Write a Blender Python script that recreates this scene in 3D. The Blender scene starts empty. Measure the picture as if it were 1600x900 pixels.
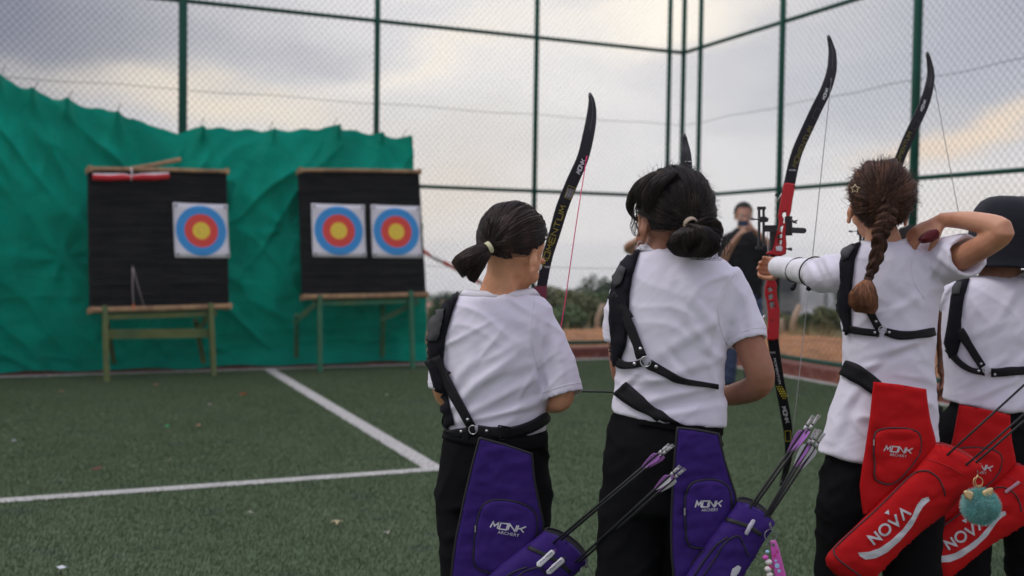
import bpy, bmesh, math, random
import numpy as np
from mathutils import Vector, Matrix, noise
from mathutils.bvhtree import BVHTree
from mathutils.geometry import delaunay_2d_cdt, intersect_point_line
random.seed(7)
rng = np.random.default_rng(7)
SC = bpy.context.scene
COL = SC.collection
R = math.radians

# ------------------------------------------------------------------ camera
CAMZ = 1.3
F_PX = 1631.0
_p, _r = .034, -.0146
_F = Vector((0, math.cos(_p), -math.sin(_p)))
_R0 = Vector((1, 0, 0)); _U0 = _R0.cross(_F)
_R = _R0*math.cos(_r) - _U0*math.sin(_r)
_U = _U0*math.cos(_r) + _R0*math.sin(_r)
CP = Vector((0, 0, CAMZ))
cd = bpy.data.cameras.new('camera'); cam = bpy.data.objects.new('camera', cd); COL.objects.link(cam)
cam.matrix_world = Matrix(((_R.x, _U.x, -_F.x, 0), (_R.y, _U.y, -_F.y, 0), (_R.z, _U.z, -_F.z, CAMZ), (0, 0, 0, 1)))
cd.sensor_width = 36; cd.lens = F_PX/1600*36
cd.clip_start = .05; cd.clip_end = 6000
cd.dof.use_dof = True; cd.dof.focus_distance = 2.62; cd.dof.aperture_fstop = 2.8
SC.camera = cam

def ray(px, py):
    return _F + _R*((px-800)/F_PX) - _U*((py-450)/F_PX)
def W(px, py, d):
    """a measured point: sight line (px, py) at distance d"""
    return CP + ray(px, py)*d
def G(px, py, z=0.):
    r = ray(px, py); return CP + r*((z-CAMZ)/r.z)
def PROJ(P):
    v = Vector(P)-CP; d = v.dot(_F)
    return (800+F_PX*v.dot(_R)/d, 450-F_PX*v.dot(_U)/d)

# ------------------------------------------------------------------ node helpers
class NT:
    def __init__(s, tree): s.t = tree; s.n = tree.nodes; s.l = tree.links
    def node(s, typ, **kw):
        n = s.n.new(typ)
        for k, v in kw.items(): setattr(n, k, v)
        return n
    def put(s, sock, v):
        if isinstance(v, bpy.types.NodeSocket): s.l.new(v, sock)
        else: sock.default_value = v
    def math(s, op, a, b=0., c=None, clamp=False):
        n = s.node('ShaderNodeMath', operation=op, use_clamp=clamp)
        s.put(n.inputs[0], a); s.put(n.inputs[1], b)
        if c is not None: s.put(n.inputs[2], c)
        return n.outputs[0]
    def dot(s, a, vec):
        n = s.node('ShaderNodeVectorMath', operation='DOT_PRODUCT'); s.put(n.inputs[0], a); n.inputs[1].default_value = vec
        return n.outputs['Value']
    def mix(s, f, a, b, blend='MIX'):
        n = s.node('ShaderNodeMix', data_type='RGBA', blend_type=blend)
        s.put(n.inputs[0], f); s.put(n.inputs[6], a); s.put(n.inputs[7], b)
        return n.outputs[2]
    def noise(s, vec, scale, detail=3, rough=.5, dist=0.):
        n = s.node('ShaderNodeTexNoise'); s.l.new(vec, n.inputs['Vector'])
        n.inputs['Scale'].default_value = scale; n.inputs['Detail'].default_value = detail
        n.inputs['Roughness'].default_value = rough; n.inputs['Distortion'].default_value = dist
        return n.outputs[0]
    def ramp(s, f, lo, hi, a=0., b=1.):
        n = s.node('ShaderNodeMapRange', clamp=True); s.put(n.inputs[0], f)
        for i, v in enumerate((lo, hi, a, b)): n.inputs[i+1].default_value = v
        return n.outputs[0]
    def mapping(s, vec, scale=(1, 1, 1), rot=(0, 0, 0), loc=(0, 0, 0)):
        n = s.node('ShaderNodeMapping'); s.l.new(vec, n.inputs[0])
        n.inputs['Scale'].default_value = scale; n.inputs['Rotation'].default_value = rot; n.inputs['Location'].default_value = loc
        return n.outputs[0]
def c4(c): return (c[0], c[1], c[2], 1.)

# ------------------------------------------------------------------ sky
SUN_ROT, SUN_EL = R(262), R(56)
wd = bpy.data.worlds.new('World'); SC.world = wd; wd.use_nodes = True
w = NT(wd.node_tree); w.n.clear()
tc = w.node('ShaderNodeTexCoord').outputs['Generated']
sky = w.node('ShaderNodeTexSky', sky_type='NISHITA', sun_disc=False, sun_elevation=SUN_EL, sun_rotation=SUN_ROT)
def dirs(px, py): return ray(px, py).normalized()
def blob(px, py, sx, sy, ang=0., warp=None):
    """soft cloud patch of the sky dome around one compass direction"""
    d = dirs(px, py); e1 = Vector((d.y, -d.x, 0)).normalized(); e2 = e1.cross(d)
    if e2.z < 0: e2 = -e2
    ca, sa = math.cos(R(ang)), math.sin(R(ang))
    a = e1*ca+e2*sa; b = e2*ca-e1*sa
    v = warp or tc
    x = w.math('DIVIDE', w.math('SUBTRACT', w.dot(v, a), d.dot(a)), sx/F_PX)
    y = w.math('DIVIDE', w.math('SUBTRACT', w.dot(v, b), d.dot(b)), sy/F_PX)
    q = w.math('ADD', w.math('MULTIPLY', x, x), w.math('MULTIPLY', y, y))
    g = w.math('EXPONENT', w.math('MULTIPLY', q, -1.))
    return w.math('MULTIPLY', g, w.math('GREATER_THAN', w.dot(tc, d), .3))
# warped direction so that cloud edges are ragged
nz = w.node('ShaderNodeTexNoise'); w.l.new(w.mapping(tc, (1, 1, 2.2)), nz.inputs['Vector']); nz.inputs['Scale'].default_value = 7; nz.inputs['Detail'].default_value = 6
vs = w.node('ShaderNodeVectorMath', operation='SUBTRACT'); w.l.new(nz.outputs['Color'], vs.inputs[0]); vs.inputs[1].default_value = (.5, .5, .5)
vm = w.node('ShaderNodeVectorMath', operation='SCALE'); w.l.new(vs.outputs[0], vm.inputs[0]); vm.inputs['Scale'].default_value = .11
va = w.node('ShaderNodeVectorMath', operation='ADD'); w.l.new(vm.outputs[0], va.inputs[0]); w.l.new(tc, va.inputs[1])
wv = va.outputs[0]
base = c4((.80, .79, .82))
n1 = w.noise(w.mapping(wv, (1, 1, 2.6)), 3.2, 6, .55)
col = w.mix(w.ramp(n1, .35, .68), base, c4((1.02, .98, .96)))
def paint(f, k, c):
    global col
    col = w.mix(w.math('MULTIPLY', f, k, clamp=True), col, c4(c))
paint(blob(-60, 20, 330, 190, 0, wv), .92, (.19, .20, .27))
paint(blob(1780, -30, 460, 200, 0, wv), .8, (.34, .36, .45))
paint(blob(1480, 130, 170, 120, 10, wv), .45, (.44, .46, .54))
paint(blob(450, 80, 130, 42, 0, wv), .45, (.46, .45, .50))
paint(blob(140, 80, 130, 60, 0, wv), .4, (.27, .28, .33))
paint(blob(340, 165, 210, 36, -6, wv), .95, (.95, .84, .70))
paint(blob(780, 190, 120, 60, 0, wv), .5, (.95, .90, .84))
paint(blob(680, 95, 190, 32, 16, wv), .95, (1.08, 1.0, .90))
paint(blob(1050, 20, 150, 46, 8, wv), 1., (1.25, 1.15, 1.0))
paint(blob(700, 210, 130, 40, 0, wv), .5, (.80, .76, .72))
paint(blob(700, 310, 150, 80, 0, wv), .7, (.86, .76, .66))
paint(blob(1530, 205, 140, 26, 16, wv), 1., (.95, .78, .62))
paint(blob(1440, 232, 60, 14, 0, wv), .7, (.9, .74, .6))
paint(blob(1650, 330, 200, 60, 0), .5, (.72, .62, .56))
# brighter, clearer sky overhead and behind the archers' backs
sx_ = w.node('ShaderNodeSeparateXYZ'); w.l.new(tc, sx_.inputs[0])
up = w.ramp(sx_.outputs['Z'], .42, .85)
back = w.ramp(sx_.outputs['Y'], .2, -.7)
col = w.mix(up, col, c4((1.22, 1.25, 1.55)))
col = w.mix(w.math('MULTIPLY', back, w.ramp(sx_.outputs['Z'], -.02, .1)), col, c4((.63, .615, .74)))
low = w.ramp(sx_.outputs['Z'], -.01, -.10)
col = w.mix(low, col, c4((.60, .60, .63)))
sc10 = w.node('ShaderNodeVectorMath', operation='SCALE'); w.l.new(col, sc10.inputs[0]); sc10.inputs['Scale'].default_value = 10.
skc = w.mix(.93, sky.outputs[0], sc10.outputs[0])
bg = w.node('ShaderNodeBackground'); w.l.new(skc, bg.inputs[0]); bg.inputs['Strength'].default_value = .1
ow = w.node('ShaderNodeOutputWorld'); w.l.new(bg.outputs[0], ow.inputs[0])

sd = bpy.data.lights.new('sun', 'SUN'); sd.energy = 1.0; sd.angle = R(22); sd.color = (1., .95, .88)
sun = bpy.data.objects.new('sun', sd); COL.objects.link(sun)
sdir = Vector((math.sin(SUN_ROT)*math.cos(SUN_EL), math.cos(SUN_ROT)*math.cos(SUN_EL), math.sin(SUN_EL)))
sun.rotation_euler = sdir.to_track_quat('Z', 'Y').to_euler()
SC.view_settings.view_transform = 'Standard'; SC.view_settings.look = 'None'
SC.view_settings.exposure = 0.; SC.view_settings.gamma = 1.
SC.render.engine = 'CYCLES'
try: SC.cycles.use_denoising = True
except Exception: pass
SC.cycles.max_bounces = 6; SC.cycles.volume_bounces = 1; SC.cycles.transparent_max_bounces = 8
SC.cycles.sample_clamp_indirect = 6

# ------------------------------------------------------------------ materials
MATS = {}
def mat(name, col, rough=.7, var=.12, vs=6., bump=0., bs=200., spec=.4, sss=0., metal=0., col2=None, c2s=3., c2lo=.45, c2hi=.6, sheen=0., stretch=(1, 1, 1), coat=0.):
    if name in MATS: return MATS[name]
    m = bpy.data.materials.new(name); m.use_nodes = True; t = NT(m.node_tree); t.n.clear()
    b = t.node('ShaderNodeBsdfPrincipled'); o = t.node('ShaderNodeOutputMaterial'); t.l.new(b.outputs[0], o.inputs[0])
    ob = t.node('ShaderNodeTexCoord').outputs['Object']
    v = t.mapping(ob, stretch)
    c = c4(col)
    if col2: c = t.mix(t.ramp(t.noise(v, c2s, 5, .6), c2lo, c2hi), c, c4(col2))
    n = t.noise(v, vs, 4, .55)
    f = t.ramp(n, .25, .75, 1-var, 1+var)
    hs = t.node('ShaderNodeHueSaturation'); t.put(hs.inputs['Color'], c); t.put(hs.inputs['Value'], f)
    t.l.new(hs.outputs[0], b.inputs['Base Color'])
    b.inputs['Roughness'].default_value = rough; b.inputs['Specular IOR Level'].default_value = spec; b.inputs['Metallic'].default_value = metal
    if sheen: b.inputs['Sheen Weight'].default_value = sheen; b.inputs['Sheen Roughness'].default_value = .5
    if coat: b.inputs['Coat Weight'].default_value = coat; b.inputs['Coat Roughness'].default_value = .15
    if sss:
        b.inputs['Subsurface Weight'].default_value = sss; b.inputs['Subsurface Radius'].default_value = (1., .35, .2); b.inputs['Subsurface Scale'].default_value = .008
    if bump:
        bp = t.node('ShaderNodeBump'); bp.inputs['Strength'].default_value = 1.; bp.inputs['Distance'].default_value = bump
        t.l.new(t.noise(v, bs, 3, .6), bp.inputs['Height']); t.l.new(bp.outputs[0], b.inputs['Normal'])
    MATS[name] = m; return m

# ------------------------------------------------------------------ object helpers
def tag(o, label=None, cat=None, group=None, kind=None):
    if label: o['label'] = label
    if cat: o['category'] = cat
    if group: o['group'] = group
    if kind: o['kind'] = kind
    return o
def thing(name, loc, label, cat, group=None):
    o = bpy.data.objects.new(name, None); COL.objects.link(o); o.location = loc; o.empty_display_size = .1
    return tag(o, label, cat, group)
def link(name, me, m=None, parent=None, smooth=True):
    """me holds world coordinates; move them to the parent's frame and link"""
    ms = m if isinstance(m, (list, tuple)) else ([m] if m else [])
    if not me.materials:
        for q in ms: me.materials.append(q)
    if smooth: me.polygons.foreach_set('use_smooth', [True]*len(me.polygons))
    o = bpy.data.objects.new(name, me); COL.objects.link(o)
    if parent:
        off = Vector((0, 0, 0)); q = parent
        while q: off += q.location; q = q.parent
        me.transform(Matrix.Translation(-off)); o.parent = parent
    return o
def pyd(verts, faces, name='m'):
    me = bpy.data.meshes.new(name); me.from_pydata([tuple(v) for v in verts], [], faces); me.update(); return me
class MB:
    def __init__(s): s.v = []; s.f = []
    def add(s, vs, fs):
        k = len(s.v); s.v += [Vector(v) for v in vs]; s.f += [tuple(i+k for i in f) for f in fs]; return s
    def box(s, c, x, y, z):
        """box around c with half-extent vectors x, y, z"""
        c = Vector(c); x = Vector(x); y = Vector(y); z = Vector(z)
        vs = [c+a*x+b*y+g*z for a in (-1, 1) for b in (-1, 1) for g in (-1, 1)]
        return s.add(vs, [(0, 1, 3, 2), (4, 6, 7, 5), (0, 4, 5, 1), (2, 3, 7, 6), (0, 2, 6, 4), (1, 5, 7, 3)])
    def bar(s, a, b, wx, wy, up=(0, 0, 1)):
        a = Vector(a); b = Vector(b); d = (b-a).normalized(); u = Vector(up)
        if abs(d.dot(u)) > .95: u = Vector((0, 1, 0))
        x = d.cross(u).normalized(); y = x.cross(d)
        return s.box((a+b)/2, x*wx/2, y*wy/2, (b-a)/2)
    def loft(s, rings, cap=True, closed=True):
        n = len(rings[0]); vs = [p for r in rings for p in r]; fs = []
        for i in range(len(rings)-1):
            for j in range(n if closed else n-1):
                k = (j+1) % n
                fs.append((i*n+j, i*n+k, (i+1)*n+k, (i+1)*n+j))
        if cap: fs += [tuple(reversed(range(n))), tuple((len(rings)-1)*n+j for j in range(n))]
        return s.add(vs, fs)
    def tube(s, pts, rad, n=8, cap=True, up=None, b=None, pw=1.):
        """tube along pts; rad one or many; b = ratio of second radius"""
        pts = [Vector(p) for p in pts]; m = len(pts)
        if not hasattr(rad, '__len__'): rad = [rad]*m
        if b is None: b = 1.
        if not hasattr(b, '__len__'): b = [b]*m
        T = [(pts[min(i+1, m-1)]-pts[max(i-1, 0)]).normalized() for i in range(m)]
        u = Vector(up) if up else Vector((0, 0, 1))
        if abs(T[0].dot(u)) > .95 and not up: u = Vector((0, 1, 0))
        x = T[0].cross(u).normalized(); rings = []
        for i in range(m):
            x = (x-T[i]*x.dot(T[i])).normalized(); y = x.cross(T[i])
            rg = []
            for j in range(n):
                a = 2*math.pi*j/n; ca, sa = math.cos(a), math.sin(a)
                if pw != 1.: ca = math.copysign(abs(ca)**pw, ca); sa = math.copysign(abs(sa)**pw, sa)
                rg.append(pts[i]+x*rad[i]*ca+y*rad[i]*b[i]*sa)
            rings.append(rg)
        return s.loft(rings, cap)
    def ell(s, c, r, rot=None, nu=20, nv=14):
        c = Vector(c); rings = []; vs = []; fs = []
        Rm = rot or Matrix.Identity(3)
        for i in range(nv+1):
            t = math.pi*i/nv
            for j in range(nu):
                a = 2*math.pi*j/nu
                vs.append(c+Rm @ Vector((r[0]*math.sin(t)*math.cos(a), r[1]*math.sin(t)*math.sin(a), r[2]*math.cos(t))))
        for i in range(nv):
            for j in range(nu): fs.append((i*nu+j, (i+1)*nu+j, (i+1)*nu+(j+1) % nu, i*nu+(j+1) % nu))
        return s.add(vs, fs)
    def lathe(s, prof, c=(0, 0, 0), n=16, axis=None):
        c = Vector(c); ax = Vector(axis or (0, 0, 1)).normalized(); q = ax.to_track_quat('Z', 'Y').to_matrix()
        rings = [[c+q @ Vector((r*math.cos(2*math.pi*j/n), r*math.sin(2*math.pi*j/n), z)) for j in range(n)] for r, z in prof]
        return s.loft(rings, True)
    def mesh(s, name='m'): return pyd(s.v, s.f, name)
    def build(s, name, m=None, parent=None, smooth=False): return link(name, s.mesh(name), m, parent, smooth)

def bake(mb, voxel=.006, smooth=6, fac=.5):
    """one continuous skin out of overlapping closed shapes"""
    me = mb.mesh() if isinstance(mb, MB) else mb
    bm = bmesh.new(); bm.from_mesh(me); bmesh.ops.remove_doubles(bm, verts=bm.verts, dist=1e-5); bmesh.ops.recalc_face_normals(bm, faces=bm.faces); bm.to_mesh(me); bm.free()
    o = bpy.data.objects.new('tmp', me); COL.objects.link(o)
    a = o.modifiers.new('r', 'REMESH'); a.mode = 'VOXEL'; a.voxel_size = voxel
    if smooth: b = o.modifiers.new('s', 'SMOOTH'); b.factor = fac; b.iterations = smooth
    dg = bpy.context.evaluated_depsgraph_get()
    r = bpy.data.meshes.new_from_object(o.evaluated_get(dg)); bpy.data.objects.remove(o); bpy.data.meshes.remove(me)
    return r
def coords(me):
    a = np.empty(len(me.vertices)*3, dtype=np.float64); me.vertices.foreach_get('co', a); return a.reshape(-1, 3)
def normals(me):
    a = np.empty(len(me.vertices)*3, dtype=np.float64); me.vertices.foreach_get('normal', a); return a.reshape(-1, 3)
def setco(me, a): me.vertices.foreach_set('co', a.astype(np.float32).ravel()); me.update()
def projn(a):
    v = a-np.array(CP); f = np.array(_F); d = v@f
    return 800+F_PX*(v@np.array(_R))/d, 450-F_PX*(v@np.array(_U))/d
def bvh(me):
    bm = bmesh.new(); bm.from_mesh(me); t = BVHTree.FromBMesh(bm); bm.free(); return t
def bezpath(pts, n=6):
    """smooth curve through points (tuples of any length)"""
    P = [np.array(p, float) for p in pts]; P = [2*P[0]-P[1]]+P+[2*P[-1]-P[-2]]; out = []
    for i in range(1, len(P)-2):
        for k in range(n):
            t = k/n
            out.append(.5*((2*P[i])+(-P[i-1]+P[i+1])*t+(2*P[i-1]-5*P[i]+4*P[i+1]-P[i+2])*t*t+(-P[i-1]+3*P[i]-3*P[i+1]+P[i+2])*t**3))
    out.append(P[-2]); return out
def closedpath(pts, n=5):
    P = [np.array(p, float) for p in pts]; m = len(P); out = []
    for i in range(m):
        a, b, c, d = P[i-1], P[i], P[(i+1) % m], P[(i+2) % m]
        for k in range(n):
            t = k/n
            out.append(.5*((2*b)+(-a+c)*t+(2*a-5*b+4*c-d)*t*t+(-a+3*b-3*c+d)*t**3))
    return out
def hit(tree, px, py, d, off=.004):
    """the point of a surface seen along a sight line, lifted off it along its normal"""
    r = ray(px, py).normalized()
    loc, nr, _, _ = tree.ray_cast(CP, r)
    if loc is None or (loc-W(px, py, d)).length > .3:
        loc, nr, _, _ = tree.find_nearest(W(px, py, d))
    if nr.dot(r) > 0: nr = -nr
    return loc+nr*off, nr
def ribbon(tree, pts, wid, d, th=.003, off=.003, n=5, cols=4):
    """strap worn over a surface: pts in measured directions, width in the same units"""
    P = bezpath([tuple(p) for p in pts], n); m = len(P); mb = MB(); rows = []
    if not hasattr(wid, '__len__'): wid = [wid]*m
    else: wid = np.interp(np.linspace(0, 1, m), np.linspace(0, 1, len(wid)), wid)
    for i in range(m):
        t = P[min(i+1, m-1)]-P[max(i-1, 0)]; t = t/np.linalg.norm(t); nn = np.array((-t[1], t[0]))
        row = []
        for k in range(cols+1):
            q = P[i]+nn*wid[i]*(k/cols-.5); row.append(hit(tree, q[0], q[1], d, off))
        # even out depth across the strap
        rows.append(row)
    top = [[p+nr*th for p, nr in r] for r in rows]; bot = [[p-nr*.004 for p, nr in r] for r in rows]
    for _ in range(2):
        for g in (top, bot):
            g[1:-1] = [[(g[i-1][k]+g[i][k]*2+g[i+1][k])/4 for k in range(cols+1)] for i in range(1, m-1)]
    rings = [top[i]+bot[i][::-1] for i in range(m)]
    return mb.loft(rings, True)

# ------------------------------------------------------------------ outline patches ("pillows")
def inpoly(x, y, poly):
    c = False; j = len(poly)-1
    for i in range(len(poly)):
        if (poly[i][1] > y) != (poly[j][1] > y) and x < (poly[j][0]-poly[i][0])*(y-poly[i][1])/(poly[j][1]-poly[i][1])+poly[i][0]: c = not c
        j = i
    return c
def resample(poly, step):
    out = []
    for i in range(len(poly)):
        a = np.array(poly[i][:2], float); b = np.array(poly[(i+1) % len(poly)][:2], float)
        k = max(1, int(np.linalg.norm(b-a)/step))
        for j in range(k): out.append(tuple(a+(b-a)*j/k))
    return out
def patch(poly, fn, puff=.004, edge=10., step=4., th=.006, holes=(), wr=0., ws=30., seed=0, hw=None):
    """a sewn panel: outline poly, fn(u, v) -> (point, normal); puffed towards the normal, th thick"""
    loops = [resample(poly, step)]+[resample(h, step) for h in holes]
    vs = []; es = []
    for L in loops:
        k = len(vs); vs += [Vector(p) for p in L]; es += [(k+i, k+(i+1) % len(L)) for i in range(len(L))]
    nb = len(vs); allp = np.array([tuple(v) for v in vs])
    x0, y0 = allp.min(0); x1, y1 = allp.max(0)
    y = y0
    rr = random.Random(seed)
    while y < y1:
        x = x0
        while x < x1:
            q = (x+rr.uniform(-.25, .25)*step, y+rr.uniform(-.25, .25)*step)
            if inpoly(*q, loops[0]) and not any(inpoly(*q, h) for h in loops[1:]) and ((allp-q)**2).sum(1).min() > (.45*step)**2: vs.append(Vector(q))
            x += step
        y += step
    ov, oe, of, *_ = delaunay_2d_cdt(vs, es, [], 0, 1e-4)
    keep = []
    for f in of:
        cx = sum(ov[i][0] for i in f)/len(f); cy = sum(ov[i][1] for i in f)/len(f)
        if inpoly(cx, cy, loops[0]) and not any(inpoly(cx, cy, h) for h in loops[1:]): keep.append(f)
    P = []; B = []
    for v in ov:
        dd = math.sqrt(((allp-np.array((v[0], v[1])))**2).sum(1).min()) if puff or wr else 0
        t = min(dd/edge, 1.); h = puff*math.sqrt(max(0, t*(2-t)))
        if wr: h += wr*t*(noise.noise(Vector((v[0]/ws, v[1]/ws*1.7, seed*3.1)))+.5*noise.noise(Vector((v[0]/ws*2.3+v[1]/ws, v[1]/ws*2.9, seed*5.7))))
        p, nr = fn(v[0], v[1]); P.append(p+nr*(th+h)); B.append(p)
    mb = MB(); n = len(P); fs = []
    def area(f):
        a, b, c = (ov[i] for i in f[:3]); return (b[0]-a[0])*(c[1]-a[1])-(b[1]-a[1])*(c[0]-a[0])
    from collections import Counter
    ec = {}
    for f in keep:
        f = tuple(f)
        if area(f) > 0: f = f[::-1]
        fs.append(f); fs.append(tuple(i+n for i in reversed(f)))
        for i in range(len(f)):
            a, b = f[i], f[(i+1) % len(f)]
            if (b, a) in ec: del ec[(b, a)]
            else: ec[(a, b)] = 1
    for a, b in ec: fs.append((b, a, a+n, b+n))
    return mb.add(P+B, fs)
def on_plane(pt, nr):
    pt = Vector(pt); nr = Vector(nr).normalized()
    def fn(u, v):
        r = ray(u, v); t = (pt-CP).dot(nr)/r.dot(nr); return CP+r*t, nr
    return fn
def on_tree(tree, d, off=0.):
    return lambda u, v: hit(tree, u, v, d, off)
def pipe(pts, fn, rad, closed=True, lift=.003, n=6):
    P = [fn(p[0], p[1]) for p in pts]; P = [a+b*lift for a, b in P]
    if closed: P += P[:2]
    return MB().tube(P, rad, n)
FONT_CACHE = {}
def glyphs(txt):
    if txt in FONT_CACHE: return FONT_CACHE[txt]
    cu = bpy.data.curves.new('t', 'FONT'); cu.body = txt; cu.size = 1; cu.resolution_u = 3
    o = bpy.data.objects.new('t', cu); COL.objects.link(o); dg = bpy.context.evaluated_depsgraph_get(); dg.update()
    me = bpy.data.meshes.new_from_object(o.evaluated_get(dg)); bpy.data.objects.remove(o)
    bm = bmesh.new(); bm.from_mesh(me); bmesh.ops.triangulate(bm, faces=bm.faces); bmesh.ops.remove_doubles(bm, verts=bm.verts, dist=1e-5)
    V = [(v.co.x, v.co.y) for v in bm.verts]; Fc = [tuple(v.index for v in f.verts) for f in bm.faces]; bm.free()
    xs = [v[0] for v in V]; ys = [v[1] for v in V]; x0, x1, y0, y1 = min(xs), max(xs), min(ys), max(ys)
    V = [((x-x0)/(x1-x0), (y-y0)/(y1-y0)) for x, y in V]
    FONT_CACHE[txt] = (V, Fc); return V, Fc
def letter(txt, fn, a, b, h, shear=0., lift=.0015):
    """printed word from a to b (measured positions of the baseline ends), h high"""
    V, Fc = glyphs(txt); a = np.array(a, float); b = np.array(b, float); u = b-a; un = u/np.linalg.norm(u); up = np.array((un[1], -un[0]))
    P = []
    for x, y in V:
        q = a+u*x+up*h*y+un*shear*h*y; p, nr = fn(q[0], q[1]); P.append(p+nr*lift)
    return MB().add(P, Fc)
STROKES = {'M': [[(0, 0), (.12, 1), (.5, .35), (.88, 1), (1, 0)]], 'O': [[(0, 0), (0, 1), (1, 1), (1, 0), (0, 0)]], 'N': [[(0, 0), (0, 1), (1, 0), (1, 1)]],
           'K': [[(0, 0), (0, 1)], [(1, 1), (.45, .55), (.1, .5)], [(.45, .5), (1, 0)]],
           'E': [[(1, 1), (0, 1), (0, 0), (1, 0)], [(0, .5), (.85, .5)]], 'T': [[(0, 1), (1, 1)], [(.5, 1), (.5, 0)]], 'U': [[(0, 1), (0, .12), (.12, 0), (.88, 0), (1, .12), (1, 1)]], 'V': [[(0, 1), (.5, 0), (1, 1)]], 'A': [[(0, 0), (.5, 1), (1, 0)]], 'o': [[(.5+.5*math.cos(t*math.pi/8), .5+.5*math.sin(t*math.pi/8)) for t in range(17)]]}
def stroked(txt, fn, a, b, h, tk, gap=.3, shear=0., lift=.0015):
    a = np.array(a, float); b = np.array(b, float); L = np.linalg.norm(b-a); un = (b-a)/L; up = np.array((un[1], -un[0]))
    n = len(txt); lw = L/(n+(n-1)*gap); mb = MB()
    for i, ch in enumerate(txt):
        for st0 in STROKES[ch]:
            pts = [a+un*(lw*(i*(1+gap))+x*lw+shear*h*y)+up*h*y for x, y in st0]
            if h > 9 and ch != 'o':
                nw = [pts[0]]
                for e_ in pts[1:]:
                    s_ = nw[-1]; kk = max(1, int(np.linalg.norm(e_-s_)/2.5)); nw += [s_+(e_-s_)*z_/kk for z_ in range(1, kk+1)]
                pts = nw
            closed = np.linalg.norm(pts[0]-pts[-1]) < 1e-6
            m = len(pts); Lf = []; Rt = []
            for k in range(m):
                if closed: p0, p1, p2 = pts[(k-1) % (m-1)], pts[k], pts[(k+1) % (m-1)]
                else: p0, p1, p2 = pts[max(k-1, 0)], pts[k], pts[min(k+1, m-1)]
                d1 = p1-p0; d2 = p2-p1
                d1 = d1/(np.linalg.norm(d1) or 1); d2 = d2/(np.linalg.norm(d2) or 1)
                if not d1.any(): d1 = d2
                if not d2.any(): d2 = d1
                t = d1+d2; t = t/(np.linalg.norm(t) or 1); nn = np.array((-t[1], t[0])); cs = max(.5, abs(nn@np.array((-d1[1], d1[0]))))
                Lf.append(p1+nn*tk/2/cs); Rt.append(p1-nn*tk/2/cs)
            V = []
            for q in Lf+Rt: p, nr = fn(q[0], q[1]); V.append(p+nr*lift)
            mb.add(V, [(k, k+1, m+k+1, m+k) for k in range(m-1)])
    return mb

# ================================================================== THE PLACE
ANG = .4062
va_ = Vector((math.cos(ANG), math.sin(ANG), 0)); vb_ = Vector((math.sin(ANG), -math.cos(ANG), 0))
A0 = Vector((0, 12.83, 0)); CX = 2.4016; CC = A0+va_*CX          # back fence line, corner
def AB(a, b, z=0.): return CC+va_*a+vb_*b+Vector((0, 0, z))      # court frame: a along the back fence, b towards the archers

M_turf = None
def turf_mat(name, white=False):
    m = bpy.data.materials.new(name); m.use_nodes = True; t = NT(m.node_tree); t.n.clear()
    b = t.node('ShaderNodeBsdfPrincipled'); o = t.node('ShaderNodeOutputMaterial'); t.l.new(b.outputs[0], o.inputs[0])
    ob = t.node('ShaderNodeTexCoord').outputs['Object']
    big = t.noise(ob, .8, 5, .62); fine = t.noise(ob, 90, 3, .7); mid = t.noise(t.mapping(ob, (1, 2.2, 1), (0, 0, .5)), 2.6, 5, .65)
    if white: c = t.mix(t.ramp(fine, .35, .6), c4((.44, .43, .40)), c4((.62, .61, .58)))
    else:
        c = t.mix(t.ramp(fine, .3, .7), c4((.044, .076, .032)), c4((.112, .158, .074)))
        c = t.mix(t.ramp(big, .42, .62, 0, .6), c, c4((.100, .136, .072)))
        c = t.mix(t.ramp(mid, .54, .70, 0, .62), c, c4((.048, .066, .048)))
    t.l.new(c, b.inputs['Base Color']); b.inputs['Roughness'].default_value = .75; b.inputs['Specular IOR Level'].default_value = .3
    bp = t.node('ShaderNodeBump'); bp.inputs['Distance'].default_value = .006; t.l.new(t.noise(ob, 160, 3, .7), bp.inputs['Height']); t.l.new(bp.outputs[0], b.inputs['Normal'])
    return m
M_turf = turf_mat('turf_green'); M_white = turf_mat('turf_white', True)

def quad(a0, a1, b0, b1, z, nx=1, ny=1):
    mb = MB(); vs = [AB(a0+(a1-a0)*i/nx, b0+(b1-b0)*j/ny, z) for j in range(ny+1) for i in range(nx+1)]
    return mb.add(vs, [(j*(nx+1)+i+nx+1, j*(nx+1)+i+nx+2, j*(nx+1)+i+1, j*(nx+1)+i) for j in range(ny) for i in range(nx)])
OA, OB, O1, O2 = .4236, .2684, -5.4356, 5.935
tag(quad(-22, -.1, .12, 26, 0).build('pitch', M_turf), 'green artificial grass pitch the archers stand on', 'pitch', kind='structure')
lines = MB()
lw = .05
for q in ((-22, -OB+lw, OA-lw, OA+lw), (-OB-lw, -OB+lw, OA+lw, 24), (O1-.062, O1+.062, OA+lw, O2-lw), (-22, O1+.062, O2-lw, O2+lw)):
    lines.add(quad(*q, .004).v, [(2, 3, 1, 0)])
tag(lines.build('pitch_markings', M_white), 'white lines painted on the green pitch', 'pitch line', kind='structure')
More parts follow.
